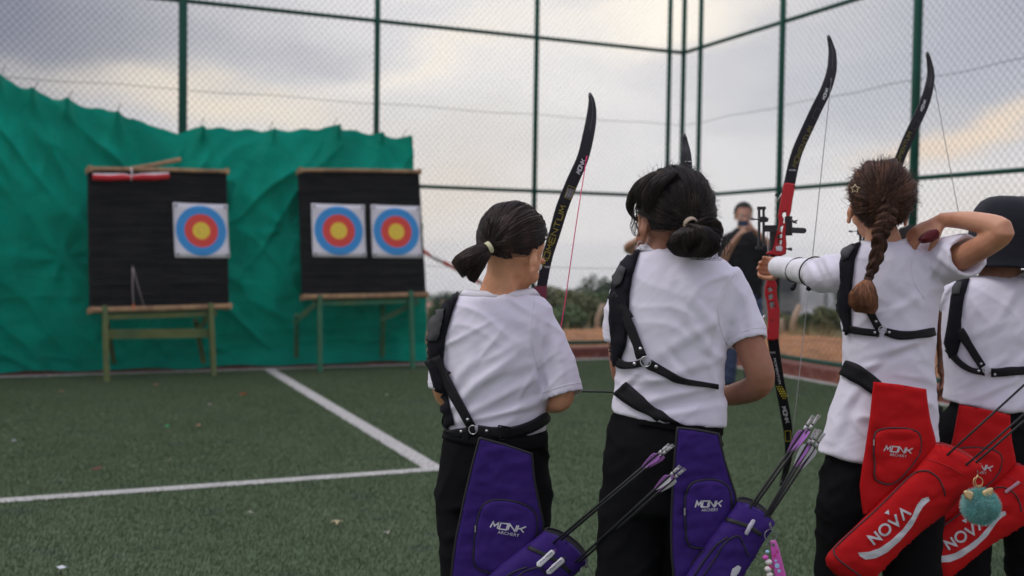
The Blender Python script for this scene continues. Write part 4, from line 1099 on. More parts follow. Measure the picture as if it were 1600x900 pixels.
def person(label, d, cx, head, skin, shirt_rows, sleeves, arms, trouser_rows, legs, neck, hands=(), creases=(), seed=0, shirtm=None, trm=None, group='archers', extra_body=None, collar_pts=None, voxel=.0055, famp=1., cat='person', tcre=(), cut_y=None):
    base = W(cx, 700, d); base = Vector((base.x, base.y, 0))
    root = thing('person', base, label, cat, group)
    # body: one continuous skin
    mb = MB(); head.shapes(mb)
    nb, nt = Vector(neck[0]), head.w((0, -.022, .085)); limb(mb, [nb-Vector((0, 0, .06)), nb, nb.lerp(nt, .5), nt], [neck[1]*1.9, neck[1]*1.32, neck[1]*1.02, neck[1]*1.04], 16, 4)
    trunk(mb, shirt_rows, .022)
    for (J, rad), (sp, sr, kw_) in zip(arms, sleeves):
        e = Vector(sp[-1]); t_ = (e-Vector(sp[-2])).normalized(); J2 = [Vector(sp[0]), Vector(sp[len(sp)//2]), e-t_*.01]+list(J[2:])
        limb(mb, J2, [rad[0]*.86, rad[0]*.84, rad[1]*.92]+list(rad[2:]), 14, 6)
    for w_, dv, pn, kw in hands: hand(mb, w_, dv, pn, **kw)
    for J, rad in legs:
        limb(mb, J, [r*.82 for r in rad], 12, 4)
        an = J[-1]; mb.tube([an+Vector((0, -.03, .0)), an+Vector((0, .03, -.02)), an+Vector((0, .12, -.035))], [.03, .033, .025], 10, b=[.9, .8, .6])
    body = bake(mb, .0040, 6, .5)
    bo = link('body', body, skin, root); body_t = None
    head.extras(bo)
    # shirt
    mb = MB(); trunk(mb, shirt_rows)
    for pts, rad, kw in sleeves: sleeve(mb, pts, rad, **kw)
    sm = bake(mb, voxel, 5, .5); folds(sm, creases, famp, seed)
    tree = bvh(sm)
    so = link('tshirt', sm, shirtm or M_shirt, root)
    for sp, sr, kw_ in sleeves:      # stitched hem round each sleeve
        e = Vector(sp[-1]); t_ = (e-Vector(sp[-2])).normalized(); c_ = e-t_*.019; x_ = t_.orthogonal().normalized(); y_ = t_.cross(x_); ring_ = []
        for k_ in range(28):
            a_ = 2*math.pi*k_/28; pp = c_+(x_*math.cos(a_)+y_*math.sin(a_))*sr[-1]*1.05; lo_c, nn_, _, _ = tree.find_nearest(pp); ring_.append(lo_c+nn_*.0002)
        MB().tube(ring_+[ring_[0], ring_[1]], .0011, 5, False).build('sleeve_hem', M_seam, so, True)
    if collar_pts: collar(collar_pts, so)
    # trousers
    if trouser_rows:
        mb = MB(); trunk(mb, trouser_rows)
        for J, rad in legs: limb(mb, J, rad, 18, 5)
        tm = bake(mb, .008, 5, .5); folds(tm, tcre, 1.3, seed+5, base=.004)
        ttree = bvh(tm); link('trousers', tm, trm or M_blackf, root)
    else: ttree = None
    for J, rad in legs: shoe(root, Vector((J[-1].x, J[-1].y, 0.004)))
    return root, tree, ttree, so, body
def colring(px0, px1, y0, y1, d, dep, dipf=.02):
    """neckline: back edge seen from behind, front edge dipping"""
    a, b = W(px0, y0, d), W(px1, y1, d); c = (a+b)/2; x = (b-a)/2; out = []
    for i in range(14):
        t = 2*math.pi*i/14; ca, sa = math.cos(t), math.sin(t)
        out.append(c+x*ca+Vector((0, dep*sa, (.004 if sa < 0 else -dipf*sa)+(.006*abs(ca)**3))))
    return out

# ---------------------------------------------------------------- archer one: dark ponytail, purple quiver
D1 = 2.72
H1 = Head(W(802, 376, D1+.0), -38, 24, 4, 1.03)
rows = [(458, 740, 826, D1+.02, .050), (464, 716, 846, D1, .058), (474, 700, 858, D1, .070), (490, 692, 864, D1, .082), (515, 689, 866, D1, .092), (550, 690, 862, D1, .097), (590, 692, 858, D1, .1), (630, 696, 852, D1, .096), (655, 699, 851, D1, .094), (668, 702, 849, D1, .092), (690, 714, 836, D1, .080)]
tro = [(667, 708, 842, D1, .084), (678, 697, 853, D1, .099), (700, 692, 856, D1, .103), (715, 690, 856, D1, .104), (745, 687, 858, D1, .110), (785, 687, 859, D1, .108)]
legs1 = [([W(732, 770, D1), W(729, 900, D1-.02), W(729, 1020, D1), Vector((W(729, 900, D1).x, D1, .07))], [.080, .068, .058, .05]),
         ([W(815, 770, D1), W(818, 900, D1-.02), W(820, 1020, D1), Vector((W(822, 900, D1).x, D1+.03, .07))], [.080, .068, .058, .05])]
ra = [W(838, 500, D1), W(862, 570, D1-.03), W(869, 630, D1-.01), W(842, 626, D1+.12), W(812, 604, D1+.27)]
la = [W(702, 505, D1), W(694, 570, D1-.02), W(703, 622, D1+.06), W(730, 618, D1+.15), W(770, 604, D1+.26)]
cr1 = [(836, 560, 856, 618, 6, -.006), (842, 498, 836, 560, 6, -.004), (700, 640, 800, 560, 8, .005), (715, 655, 840, 590, 7, .005), (735, 600, 850, 560, 9, .004), (745, 545, 760, 640, 9, -.003), (720, 660, 840, 632, 5, .005), (770, 480, 850, 520, 10, .003),
       (700, 610, 740, 560, 8, .004), (868, 530, 880, 600, 6, .004), (760, 650, 845, 612, 5, -.004), (850, 540, 868, 610, 5, -.004)]
hands1 = [(ra[-1], W(800, 590, D1+.33)-ra[-1], (-1, .2, -.1), dict(curl=1.05, side=1, thumb_curl=.7)), (la[-1], W(800, 596, D1+.33)-la[-1], (.3, .3, -.9), dict(curl=.9, side=1, thumb_curl=.7))]
P1, T1, TT1, S1, B1 = person('girl with short dark ponytail in cream tie looking down, white t-shirt and black trousers', D1, 772, H1, M_skin, rows,
    [([W(828, 498, D1), W(848, 530, D1), W(866, 572, D1-.01), W(880, 620, D1-.03)], [.050, .054, .056, .056], dict(b=[1.1, 1.05, 1, 1])),
     ([W(712, 500, D1), W(704, 530, D1), W(698, 575, D1), W(695, 610, D1)], [.046, .048, .046, .045], {})],
    [(ra, [.042, .036, .026, .025, .020]), (la, [.042, .038, .030, .027, .021])], tro, legs1, (W(782, 462, D1+.01), .044), hands1, cr1, 1, collar_pts=colring(722, 838, 462, 460, D1+.015, .056, .02))
base1 = hair_cap(H1, M_hair1, P1)
tp1 = W(766, 386, D1-.085)
tu1 = Vector((0, -1, -.06))
q = H1.R.inverted() @ (tp1-H1.c); tu1 = Vector((q.x/.08, q.y/.099, q.z/.093)).normalized()
link('strands', strands(pulled(H1, tu1, tp1, 6400, 3, .006, .0020), .0009), M_hair1, base1)
link('ponytail', strands(tail([tp1, W(752, 392, D1-.10), W(738, 402, D1-.105), W(722, 414, D1-.1), W(712, 425, D1-.095)], [.010, .019, .026, .028, .024], 2200, 4)+tail([tp1, W(755, 398, D1-.10), W(746, 412, D1-.10), W(738, 430, D1-.09), W(737, 443, D1-.085)], [.009, .017, .020, .016, .006], 1100, 5), .0008), M_hair1, base1)
link('loose_hair', strands(flyaways(H1, 260, 9, tu1, amt=.010), .0005), M_hair1, base1)
band(W(764, 387, D1-.092), W(764, 387, D1-.09)-W(745, 397, D1-.10), .0135, mat('cream_elastic', (.62, .60, .38), .7, .1, 60), base1)

# ---------------------------------------------------------------- archer two: low dark bun
D2 = 2.5
H2 = Head(W(1051, 328, D2), 25, 3, -2, 1.04)
rows = [(388, 1010, 1098, D2+.015, .048), (396, 992, 1112, D2, .058), (408, 978, 1132, D2, .070), (424, 968, 1146, D2, .082), (448, 962, 1152, D2, .092), (490, 960, 1148, D2, .1), (530, 959, 1136, D2, .102), (570, 960, 1131, D2, .1), (605, 960, 1128, D2, .096), (632, 956, 1134, D2, .098, 642), (642, 955, 1135, D2, .10, 664)]
tro = [(612, 970, 1116, D2, .080, 628), (640, 964, 1120, D2, .088, 655), (664, 953, 1126, D2, .102, 680), (690, 948, 1126, D2, .108), (730, 943, 1128, D2, .116), (790, 940, 1132, D2, .114)]
legs2 = [([W(990, 770, D2), W(984, 900, D2-.02), W(984, 1040, D2), Vector((W(984, 900, D2).x, D2-.02, .07))], [.083, .074, .062, .052]),
         ([W(1084, 770, D2), W(1088, 900, D2-.02), W(1092, 1040, D2), Vector((W(1094, 900, D2).x, D2+.04, .07))], [.083, .071, .062, .052])]
ra = [W(1130, 450, D2), W(1158, 520, D2-.03), W(1188, 594, D2-.04), W(1150, 616, D2+.08), W(1108, 618, D2+.2)]
la = [W(985, 450, D2), W(972, 520, D2-.0), W(978, 590, D2+.02), W(1000, 560, D2+.2), W(1040, 500, D2+.36)]
cr2 = [(1138, 448, 1112, 560, 7, -.006), (1070, 450, 1125, 520, 9, .005), (1060, 480, 1120, 560, 8, .004), (1020, 560, 1120, 500, 9, .004), (985, 610, 1120, 560, 8, .004), (1000, 630, 1125, 600, 7, .006), (1010, 645, 1130, 622, 6, -.005), (980, 596, 1060, 590, 6, .004),
       (1162, 460, 1178, 530, 6, .004), (1040, 540, 1080, 590, 6, -.004), (1112, 570, 1130, 650, 6, .004), (965, 612, 1000, 580, 5, .004)]
hands2 = [(ra[-1], W(1075, 605, D2+.24)-ra[-1], (-.2, -.9, .1), dict(curl=.6, side=1)), (la[-1], W(1052, 480, D2+.42)-la[-1], (.8, .3, 0), dict(curl=1.1, side=-1, thumb_curl=.8))]
P2, T2, TT2, S2, B2 = person('girl with low dark bun and small earring, right elbow bent at her side, white t-shirt', D2, 1040, H2, M_skin2, rows,
    [([W(1120, 442, D2), W(1142, 470, D2), W(1158, 502, D2-.01), W(1170, 536, D2-.03)], [.054, .054, .048, .046], dict(b=[1.15, 1.05, 1, 1])),
     ([W(990, 442, D2), W(980, 470, D2), W(972, 500, D2), W(969, 530, D2+.01)], [.042, .044, .043, .042], {})],
    [(ra, [.044, .040, .034, .028, .021]), (la, [.042, .036, .031, .026, .020])], tro, legs2, (W(1040, 392, D2+.01), .044), hands2, cr2, 2, collar_pts=colring(998, 1104, 391, 392, D2+.015, .056, .02))
def side_hair(u):
    x, y, z = u
    if y > .55: return z > .55
    if y > -.1: return z > (-.12+.5*max(0, y) if x < 0 else -.3)
    return z > (-.90 if x > -.45 else -.5)
base2 = hair_cap(H2, M_hair2, P2, test=side_hair)
tp2 = W(1080, 350, D2-.105)
q = H2.R.inverted() @ (tp2-H2.c); tu2 = Vector((q.x/.08, q.y/.099, q.z/.093)).normalized()
link('strands', strands(pulled(H2, tu2, tp2, 6400, 13, .011, .0026, test=side_hair), .0008), M_hair2, base2)
link('bun', strands(tail([tp2, W(1092, 352, D2-.12), W(1104, 368, D2-.12), W(1102, 388, D2-.11), W(1086, 398, D2-.10), W(1070, 394, D2-.09)], [.012, .022, .028, .030, .026, .014], 2600, 14)
     + tail([tp2, W(1096, 356, D2-.12), W(1112, 376, D2-.12), W(1100, 400, D2-.10), W(1070, 404, D2-.09)], [.012, .030, .036, .034, .026], 110, 44, 6)
     + tail([tp2, W(1068, 362, D2-.12), W(1060, 380, D2-.11), W(1070, 396, D2-.10), W(1088, 402, D2-.10)], [.012, .022, .026, .022, .012], 1800, 15)
     + tail([tp2, W(1082, 362, D2-.118), W(1086, 376, D2-.116), W(1092, 388, D2-.112)], [.010, .026, .030, .020], 1600, 17)
     + tail([tp2, W(1100, 346, D2-.11), W(1116, 352, D2-.10), W(1124, 368, D2-.10), W(1120, 384, D2-.10)], [.006, .007, .007, .006, .003], 120, 16, 5), .0008), M_hair2, base2)
fr = tail([W(1032, 272, D2-.03), W(1007, 284, D2-.01), W(991, 303, D2+.0), W(984, 326, D2+.01), W(993, 347, D2+.01)], [.006, .009, .008, .005, .001], 520, 77, 3)
fr += tail([W(1046, 268, D2-.06), W(1018, 280, D2-.055), W(1002, 306, D2-.045), W(1001, 334, D2-.03)], [.008, .013, .014, .006], 900, 78, 2.5)
fr += tail([W(1056, 268, D2-.085), W(1030, 284, D2-.09), W(1013, 312, D2-.08), W(1012, 340, D2-.06)], [.006, .013, .015, .006], 800, 79, 2.5)
fr += tail([W(1000, 318, D2-.0), W(990, 345, D2+.0), W(996, 366, D2-.01), W(1012, 368, D2-.03)], [.003, .004, .003, .001], 18, 80, 4)
link('fringe', strands(fr, .0007), M_hair2, base2)
link('loose_hair', strands(flyaways(H2, 520, 19, tu2, amt=.030), .00055), M_hair2, base2)
band(W(1079, 350, D2-.112), W(1079, 350, D2-.10)-W(1090, 362, D2-.13), .0145, mat('beige_elastic', (.40, .32, .24), .7, .1, 60), base2)
er = H2.w((-.086, -.004, .054))
MB().tube([er+Vector((.006*math.cos(a), .0, .007*math.sin(a)-.006)) for a in [2*math.pi*i/12 for i in range(13)]], .0008, 5, False).lathe([(0, .004), (.003, 0), (0, -.004)], er+Vector((0, 0, -.018)), 6).build('earring', M_metal, P2)

# ---------------------------------------------------------------- archer three: braid, drawing arm up, red quiver
D3 = 2.9
H3 = Head(W(1375, 308, D3), -5, -3, 2, 1.0)
rows = [(379, 1350, 1410, D3+.01, .048), (386, 1334, 1432, D3, .058), (397, 1320, 1456, D3, .070), (414, 1314, 1470, D3, .080), (440, 1313, 1472, D3, .088), (480, 1315, 1463, D3, .092), (520, 1318, 1459, D3, .092), (565, 1320, 1457, D3, .090), (595, 1316, 1457, D3, .090), (630, 1304, 1459, D3, .096), (670, 1291, 1462, D3, .102), (698, 1283, 1465, D3, .106, 712), (706, 1281, 1467, D3, .108, 733)]
tro = [(640, 1318, 1452, D3, .084), (690, 1300, 1458, D3, .092), (730, 1286, 1464, D3, .098), (780, 1280, 1470, D3, .102), (800, 1278, 1471, D3, .1)]
legs3 = [([W(1324, 780, D3), W(1320, 900, D3), W(1318, 1010, D3), Vector((W(1316, 900, D3).x, D3-.02, .07))], [.084, .075, .062, .052]),
         ([W(1424, 780, D3), W(1425, 900, D3), W(1428, 1010, D3), Vector((W(1430, 900, D3).x, D3+.04, .07))], [.084, .075, .062, .052])]
ra = [W(1448, 416, D3), W(1515, 392, D3-.12), W(1566, 362, D3-.22), W(1520, 346, D3-.14), W(1470, 343, D3-.06)]
la = [W(1330, 425, D3), W(1285, 430, D3+.13), W(1250, 424, D3+.28), W(1222, 418, D3+.41)]
cr3 = [(1420, 400, 1440, 470, 6, -.005), (1440, 400, 1480, 440, 6, .005), (1460, 396, 1500, 430, 5, .005), (1480, 380, 1508, 412, 5, -.005), (1440, 460, 1380, 500, 8, .004), (1450, 440, 1470, 400, 6, .004), (1345, 560, 1440, 530, 7, .004), (1335, 590, 1380, 560, 6, .004),
       (1315, 640, 1345, 600, 7, .005), (1300, 690, 1330, 620, 8, .004), (1440, 540, 1370, 570, 7, -.004), (1270, 405, 1290, 450, 5, -.005), (1290, 402, 1305, 440, 5, .005), (1395, 440, 1450, 480, 8, .003)]
hands3 = [(la[-1], W(1200, 416, D3+.50)-la[-1], (-.75, .1, .05), dict(curl=1.0, side=-1, s=.92, thumb_curl=.8)),
          (ra[-1], W(1432, 366, D3-.04)-ra[-1], (.1, .5, -.9), dict(curl=.42, side=1, s=.95, thumb_curl=.55, spread=.3))]
P3, T3, TT3, S3, B3 = person('girl with long auburn braid and star clip, right elbow raised, holding the red bow', D3, 1385, H3, M_skin3, rows,
    [([W(1440, 416, D3), W(1465, 410, D3-.01), W(1492, 403, D3-.07), W(1513, 399, D3-.12)], [.062, .066, .064, .062], dict(b=[1., 1, .95, .9])),
     ([W(1335, 425, D3), W(1314, 427, D3+.03), W(1296, 429, D3+.08), W(1279, 430, D3+.14)], [.052, .053, .052, .050], {})],
    [(ra, [.044, .036, .031, .027, .019]), (la, [.040, .034, .030, .021])], tro, legs3, (W(1380, 380, D3+.01), .039), hands3, cr3, 3, collar_pts=colring(1338, 1420, 386, 382, D3+.012, .052, .02))
def low_nape(u):
    x, y, z = u
    if y > .42: return z > .62-.1*abs(x)
    if y > -.05: return z > -.25+.95*max(0, y)*1.2
    return z > -.93 if abs(x) < .5 else z > -.80
base3 = hair_cap(H3, M_hair3, P3, test=low_nape)
tp3 = W(1376, 318, D3-.09)
q = H3.R.inverted() @ (tp3-H3.c); tu3 = Vector((q.x/.08, q.y/.099, q.z/.093)).normalized()
link('strands', strands(pulled(H3, tu3, tp3, 6400, 23, .013, .0048, test=low_nape, wave=.005), .0008), M_hair3, base3)
# french braid over the crown and hanging three-strand braid
bl_ = bezpath([tuple(W(1383, 300, D3-.088)), tuple(W(1388, 318, D3-.098)), tuple(W(1386, 336, D3-.106)), tuple(W(1381, 352, D3-.112)), tuple(W(1376, 365, D3-.115)), tuple(W(1372, 392, D3-.112)), tuple(W(1364, 418, D3-.112)), tuple(W(1356, 437, D3-.112))], 14)
bw = np.interp(np.linspace(0, 1, len(bl_)), [0, .3, .55, .8, 1], [.016, .0185, .0155, .0125, .0075])
paths = [[], [], []]
for i, p in enumerate(bl_):
    p = Vector(p); ph = i/len(bl_)*math.pi*2*3.3; nx = Vector((1, 0, 0)); ny = Vector((0, -1, 0))
    for k in range(3):
        a = ph+k*2*math.pi/3; jt = .0045; paths[k].append(p+nx*(bw[i]*.80*math.sin(a)+jt*noise.noise(Vector((i*.12, k, 0))))+ny*(bw[i]*.42*math.sin(2*a)+jt*noise.noise(Vector((i*.12, k, 5)))))
mbb = MB()
for k in range(3): mbb.tube(paths[k], [w_*(.56+.07*math.sin(i_*.21+k*2)) for i_, w_ in enumerate(bw)], 8, True)
bo_ = mbb.build('braid', M_hair3, base3, True)
st = []
for k in range(3):
    rg = random.Random(k)
    for _ in range(520):
        a = rg.uniform(0, 6.28); tw = rg.uniform(-1.5, 1.5); s0 = rg.randrange(0, 60); s1 = s0+rg.randrange(20, 50); P = []
        for i in range(s0, min(s1, len(bl_))):
            P.append(paths[k][i]+Vector((math.cos(a+tw*i/40), math.sin(a+tw*i/40), math.sin(a*3+i*.08)*.3))*bw[i]*(.60+.16*math.sin(a*7)+(.35 if rg.random() < .02 else 0)))
        if len(P) > 4: st.append(P[::2])
link('braid_strands', strands(st, .0007), M_hair3, bo_)
fz = []
rg = random.Random(88)
for _ in range(420):
    s0 = rg.randrange(0, 80); n_ = rg.randrange(6, 18); a = rg.uniform(0, 6.28); k1_ = rg.uniform(.8, 1.5)
    if s0+n_ >= len(bl_): continue
    fz.append([Vector(bl_[i])+Vector((math.cos(a), math.sin(a), .1))*bw[i]*(.75+k1_*.35*math.sin(math.pi*(i-s0)/n_))+Vector((0, 0, .004*math.sin(a*5))) for i in range(s0, s0+n_, 2)])
link('braid_fuzz', strands(fz, .00055), M_hair3, bo_)
link('braid_tail', strands(tail([W(1356, 437, D3-.112), W(1352, 448, D3-.116), W(1349, 462, D3-.118), W(1349, 478, D3-.116), W(1350, 492, D3-.112)], [.005, .021, .033, .033, .022], 2600, 33, 3), .0008), hair_mat('hair_ginger', (.13, .055, .028), (.24, .11, .055), .5), bo_)
band(W(1356, 437, D3-.112), (.15, 0, 1), .0085, mat('dark_elastic', (.06, .03, .02), .7), bo_)
tw = []
for s, ux0, uy0 in ((-1, -.75, .1), (1, .7, .1), (-1, -.25, .3), (1, .3, .35), (-1, -.9, -.3), (1, .85, -.35)):
    u0 = Vector((ux0, uy0, 1-abs(ux0)*.9)).normalized(); P = []
    for k in range(14): t = k/13; P.append(skull(H3, slerp(u0, tu3, t*.92), .004+.006*math.sin(math.pi*t)))
    tw += tail(P, [.004, .011, .013, .012, .008], 420, int(ux0*100)+200, 1.5)
link('twists', strands(tw, .0008), M_hair3, base3)
link('loose_hair', strands(flyaways(H3, 1000, 29, tu3, amt=.036), .00055), M_hair3, base3)
cp, cn = W(1336, 295, D3-.10), Vector((-.35, -.9, .1)).normalized()
ux = cn.cross(Vector((0, 0, 1))).normalized(); uy = ux.cross(cn)
sp = [cp+(ux*math.cos(R(90+36*i))+uy*math.sin(R(90+36*i)))*(.0125 if i % 2 == 0 else .0058) for i in range(11)]
MB().tube(sp, .0012, 5, False).build('star_clip', mat('pale_gold', (.75, .62, .38), .3, .05, metal=.8), base3)

# ---------------------------------------------------------------- archer four: navy bucket hat
D4 = 3.08
H4 = Head(W(1574, 366, D4), 24, -2, 0, 1.0)
rows = [(432, 1524, 1600, D4+.01, .050), (440, 1502, 1626, D4, .062), (452, 1488, 1645, D4, .076), (472, 1478, 1655, D4, .086), (510, 1474, 1656, D4, .094), (550, 1476, 1652, D4, .094), (590, 1479, 1650, D4, .094), (616, 1478, 1652, D4, .1, 628), (626, 1477, 1653, D4, .102, 646)]
tro = [(600, 1496, 1632, D4, .076), (632, 1488, 1638, D4, .084), (652, 1474, 1646, D4, .098), (680, 1468, 1650, D4, .104), (730, 1464, 1652, D4, .106), (780, 1462, 1654, D4, .104)]
legs4 = [([W(1505, 770, D4), W(1502, 900, D4), W(1500, 1000, D4), Vector((W(1500, 900, D4).x, D4-.02, .07))], [.084, .074, .062, .052]),
         ([W(1606, 770, D4), W(1618, 900, D4), W(1622, 1000, D4), Vector((W(1624, 900, D4).x, D4+.04, .07))], [.084, .074, .062, .052])]
ra = [W(1625, 462, D4), W(1700, 425, D4-.10), W(1745, 395, D4-.16), W(1680, 385, D4-.05), W(1610, 392, D4+.10)]
la = [W(1494, 470, D4), W(1458, 450, D4+.14), W(1428, 432, D4+.26), W(1400, 420, D4+.38)]
hands4 = [(la[-1], W(1385, 418, D4+.46)-la[-1], (-.6, .3, .05), dict(curl=1.0, side=-1, s=.92)), (ra[-1], W(1580, 394, D4+.12)-ra[-1], (.1, .7, -.6), dict(curl=1.0, side=1, s=.92))]
cr4 = [(1560, 500, 1600, 430, 8, .005), (1510, 600, 1570, 560, 7, .005), (1500, 530, 1580, 500, 8, .003), (1530, 620, 1590, 590, 6, .005), (1500, 480, 1520, 540, 6, -.003), (1575, 620, 1600, 560, 7, .005)]
P4, T4, TT4, S4, B4 = person('child in navy bucket hat at the right edge, white t-shirt, drawing a bow', D4, 1566, H4, M_skin4, rows,
    [([W(1618, 462, D4), W(1655, 448, D4-.03), W(1690, 430, D4-.08)], [.066, .066, .060], {}),
     ([W(1500, 470, D4), W(1484, 462, D4+.06), W(1464, 452, D4+.14)], [.054, .054, .050], {})],
    [(ra, [.044, .038, .032, .028, .020]), (la, [.040, .034, .030, .021])], tro, legs4, (W(1562, 436, D4+.01), .046), hands4, cr4, 4, collar_pts=colring(1518, 1600, 446, 430, D4+.012, .054, .03))
M_hat = mat('navy_cotton', (.009, .010, .016), .85, .2, 10, .0015, 300, spec=.2, sheen=.1)
hat = MB(); rings = []
prof = [(0.001, .108), (.030, .112), (.056, .107), (.076, .094), (.090, .072), (.099, .042), (.103, .02), (.106, -.005), (.110, -.035), (.115, -.070), (.119, -.098), (.123, -.100), (.117, -.092), (.104, -.03), (.094, .0)]
for r_, z in prof:
    rg_ = []
    for j in range(48):
        a = 2*math.pi*j/48; wv = 1+.06*noise.noise(Vector((math.cos(a)*1.6, math.sin(a)*1.6, z*12)))+(.02*math.sin(a*3+1) if z < -.02 else 0)
        rg_.append(H4.w(HC+Vector((r_*.93*wv*math.cos(a), r_*1.08*wv*math.sin(a), z+(.006*math.sin(a*2) if z < -.02 else 0)+.004*noise.noise(Vector((a, z*20, 3)))))))
    rings.append(rg_)
hat.loft(rings, True); ho = hat.build('bucket_hat', M_hat, P4, True)
for rr_, z in ((.1062, .0),):
    MB().tube([H4.w(HC+Vector((rr_*.93*math.cos(a), rr_*1.08*math.sin(a), z))) for a in [2*math.pi*i/40 for i in range(41)]], .0012, 5, False).build('seam', M_hat, ho, True)
hair_cap(H4, M_hair2, P4, -.004)

# ---------------------------------------------------------------- harnesses and arm guards (worn clothing)
def strap(tree, pts, w_, d, parent, name='strap', m=None, th=.0012, off=.003): return ribbon(tree, pts, w_, d, th, off).build(name, m or M_strap, parent, True)
def pad(tree, poly, d, parent, name='chest_guard', m=None, puff=.006, off=.004, wr=.002, th=.004, step=5.): 
    return patch(poly, on_tree(tree, d, off), puff, 9., step, th, wr=wr, ws=22.).build(name, m or M_guard, parent, True)
# one
g = pad(T1, [(706, 464), (718, 461), (708, 490), (698, 525), (694, 560), (697, 600), (706, 640), (712, 662), (700, 668), (690, 650), (681, 610), (673, 575), (670, 545), (671, 512), (680, 486), (692, 472)], D1, P1)
pad(T1, [(682, 496), (693, 482), (702, 486), (697, 512), (688, 532), (676, 534), (674, 516)], D1, g, 'mesh_patch', M_guard2, .002, .018, 0., .001)
strap(T1, [(684, 556), (700, 590), (720, 630), (738, 664)], 13, D1, g, 'shoulder_strap', off=.013)
strap(T1, [(678, 560), (690, 580), (703, 590)], 20, D1, g, 'shoulder_strap', off=.012)
strap(T1, [(694, 640), (692, 664), (704, 677), (722, 674), (744, 671)], 13, D1, g, 'back_strap', off=.013)
strap(T1, [(748, 672), (775, 675), (805, 672), (832, 663), (852, 650)], 16, D1, g, 'back_strap', off=.012)
strap(T1, [(700, 650), (694, 670), (700, 676)], 10, D1, g, 'back_strap', off=.010)
strap(T1, [(728, 668), (733, 690), (731, 712)], 9, D1, g, 'hanging_strap', off=.016)
for x, y in ((733, 652), (725, 672), (761, 671)): rivet(T1, x, y, D1, g, off=.0175)
ring_at(T1, 743, 670, D1, g, .011, .019)
MB().tube([hit(T1, x, y, D1, .014)[0] for x, y in ((780, 665), (794, 665), (794, 683), (780, 683), (780, 665), (787, 665), (787, 683))], .0022, 6).build('buckle', M_strap, g)
# two
g = pad(T2, [(988, 396), (1001, 393), (990, 430), (985, 462), (984, 500), (980, 540), (968, 571), (962, 572), (957, 540), (954, 500), (955, 465), (962, 435), (974, 410)], D2, P2)
pad(T2, [(966, 436), (976, 420), (984, 424), (978, 445), (968, 452)], D2, g, 'mesh_patch', M_guard2, .002, .018, 0., .001)
strap(T2, [(960, 462), (972, 478), (986, 505), (997, 535), (1005, 558)], 13, D2, g, 'shoulder_strap', off=.013)
strap(T2, [(966, 470), (976, 486), (984, 500)], 20, D2, g, 'shoulder_strap', off=.012)
strap(T2, [(960, 554), (972, 568), (990, 571), (1006, 566)], 12, D2, g, 'back_strap', off=.009)
strap(T2, [(1014, 568), (1040, 583), (1072, 597), (1120, 603)], [15, 14, 10, 6], D2, g, 'back_strap', off=.007)
for x, y in ((1003, 545), (995, 568), (1024, 572)): rivet(T2, x, y, D2, g, off=.0145)
ring_at(T2, 1010, 564, D2, g, .012, .014)

def belt(trees, pts, w_, d, parent, name='belt', m=None, off=.006): return ribbon(trees, pts, w_, d, .003, off, 6, 4).build(name, m or M_strap, parent, True)
# three
g = pad(T3, [(1326, 388), (1346, 381), (1337, 405), (1333, 440), (1331, 480), (1332, 518), (1325, 524), (1318, 500), (1309, 478), (1312, 466), (1314, 440), (1313, 412), (1318, 396)], D3, P3)
pad(T3, [(1318, 398), (1334, 389), (1338, 394), (1330, 404), (1318, 412)], D3, g, 'mesh_patch', M_guard2, .002, .017, 0., .001)
strap(T3, [(1342, 470), (1356, 482), (1366, 500), (1374, 514)], 12, D3, g, 'shoulder_strap', off=.008)
strap(T3, [(1322, 512), (1345, 517), (1374, 521)], 11, D3, g, 'back_strap', off=.008)
strap(T3, [(1383, 518), (1405, 524), (1430, 523), (1458, 518)], [12, 15, 13, 13], D3, g, 'back_strap', off=.006)
for x, y in ((1369, 502), (1367, 519), (1388, 519)): rivet(T3, x, y, D3, g, off=.0135, r=.0038)
ring_at(T3, 1378, 515, D3, g, .010, .012)
belt(T3, [(1320, 574), (1335, 581), (1352, 592), (1370, 606)], [24, 27, 26, 24], D3, P3)
# four
g = pad(T4, [(1494, 442), (1516, 436), (1508, 462), (1502, 500), (1503, 530), (1496, 556), (1486, 560), (1478, 536), (1484, 500), (1488, 465)], D4, P4)
pad(T4, [(1494, 448), (1506, 445), (1503, 462), (1492, 464)], D4, g, 'mesh_patch', M_guard2, .002, .017, 0., .001)
strap(T4, [(1500, 516), (1512, 535), (1524, 555), (1536, 574)], 12, D4, g, 'shoulder_strap', off=.009)
strap(T4, [(1484, 545), (1500, 566), (1520, 579), (1538, 581)], 9, D4, g, 'back_strap', off=.009)
strap(T4, [(1548, 582), (1575, 581), (1605, 578), (1640, 572)], 13, D4, g, 'back_strap', off=.007)
for x, y in ((1533, 568), (1531, 580), (1552, 581)): rivet(T4, x, y, D4, g, off=.0135, r=.0038)
ring_at(T4, 1542, 578, D4, g, .010, .012)
# belts of the purple quivers and elastic waist bands
belt(T2, [(971, 606), (990, 622), (1014, 640), (1040, 656), (1062, 668)], [26, 24, 17, 14, 13], D2, P2)
belt(TT2, [(1000, 655), (1050, 664), (1090, 670), (1126, 672)], 18, D2, P2, 'waistband', M_blackf, .004)
belt(TT1, [(696, 676), (730, 684), (770, 690), (815, 694), (852, 690)], 20, D1, P1, 'waistband', M_blackf, .004)
ribtop = belt(TT3, [(1440, 600), (1452, 596), (1458, 592)], 22, D3, P3)

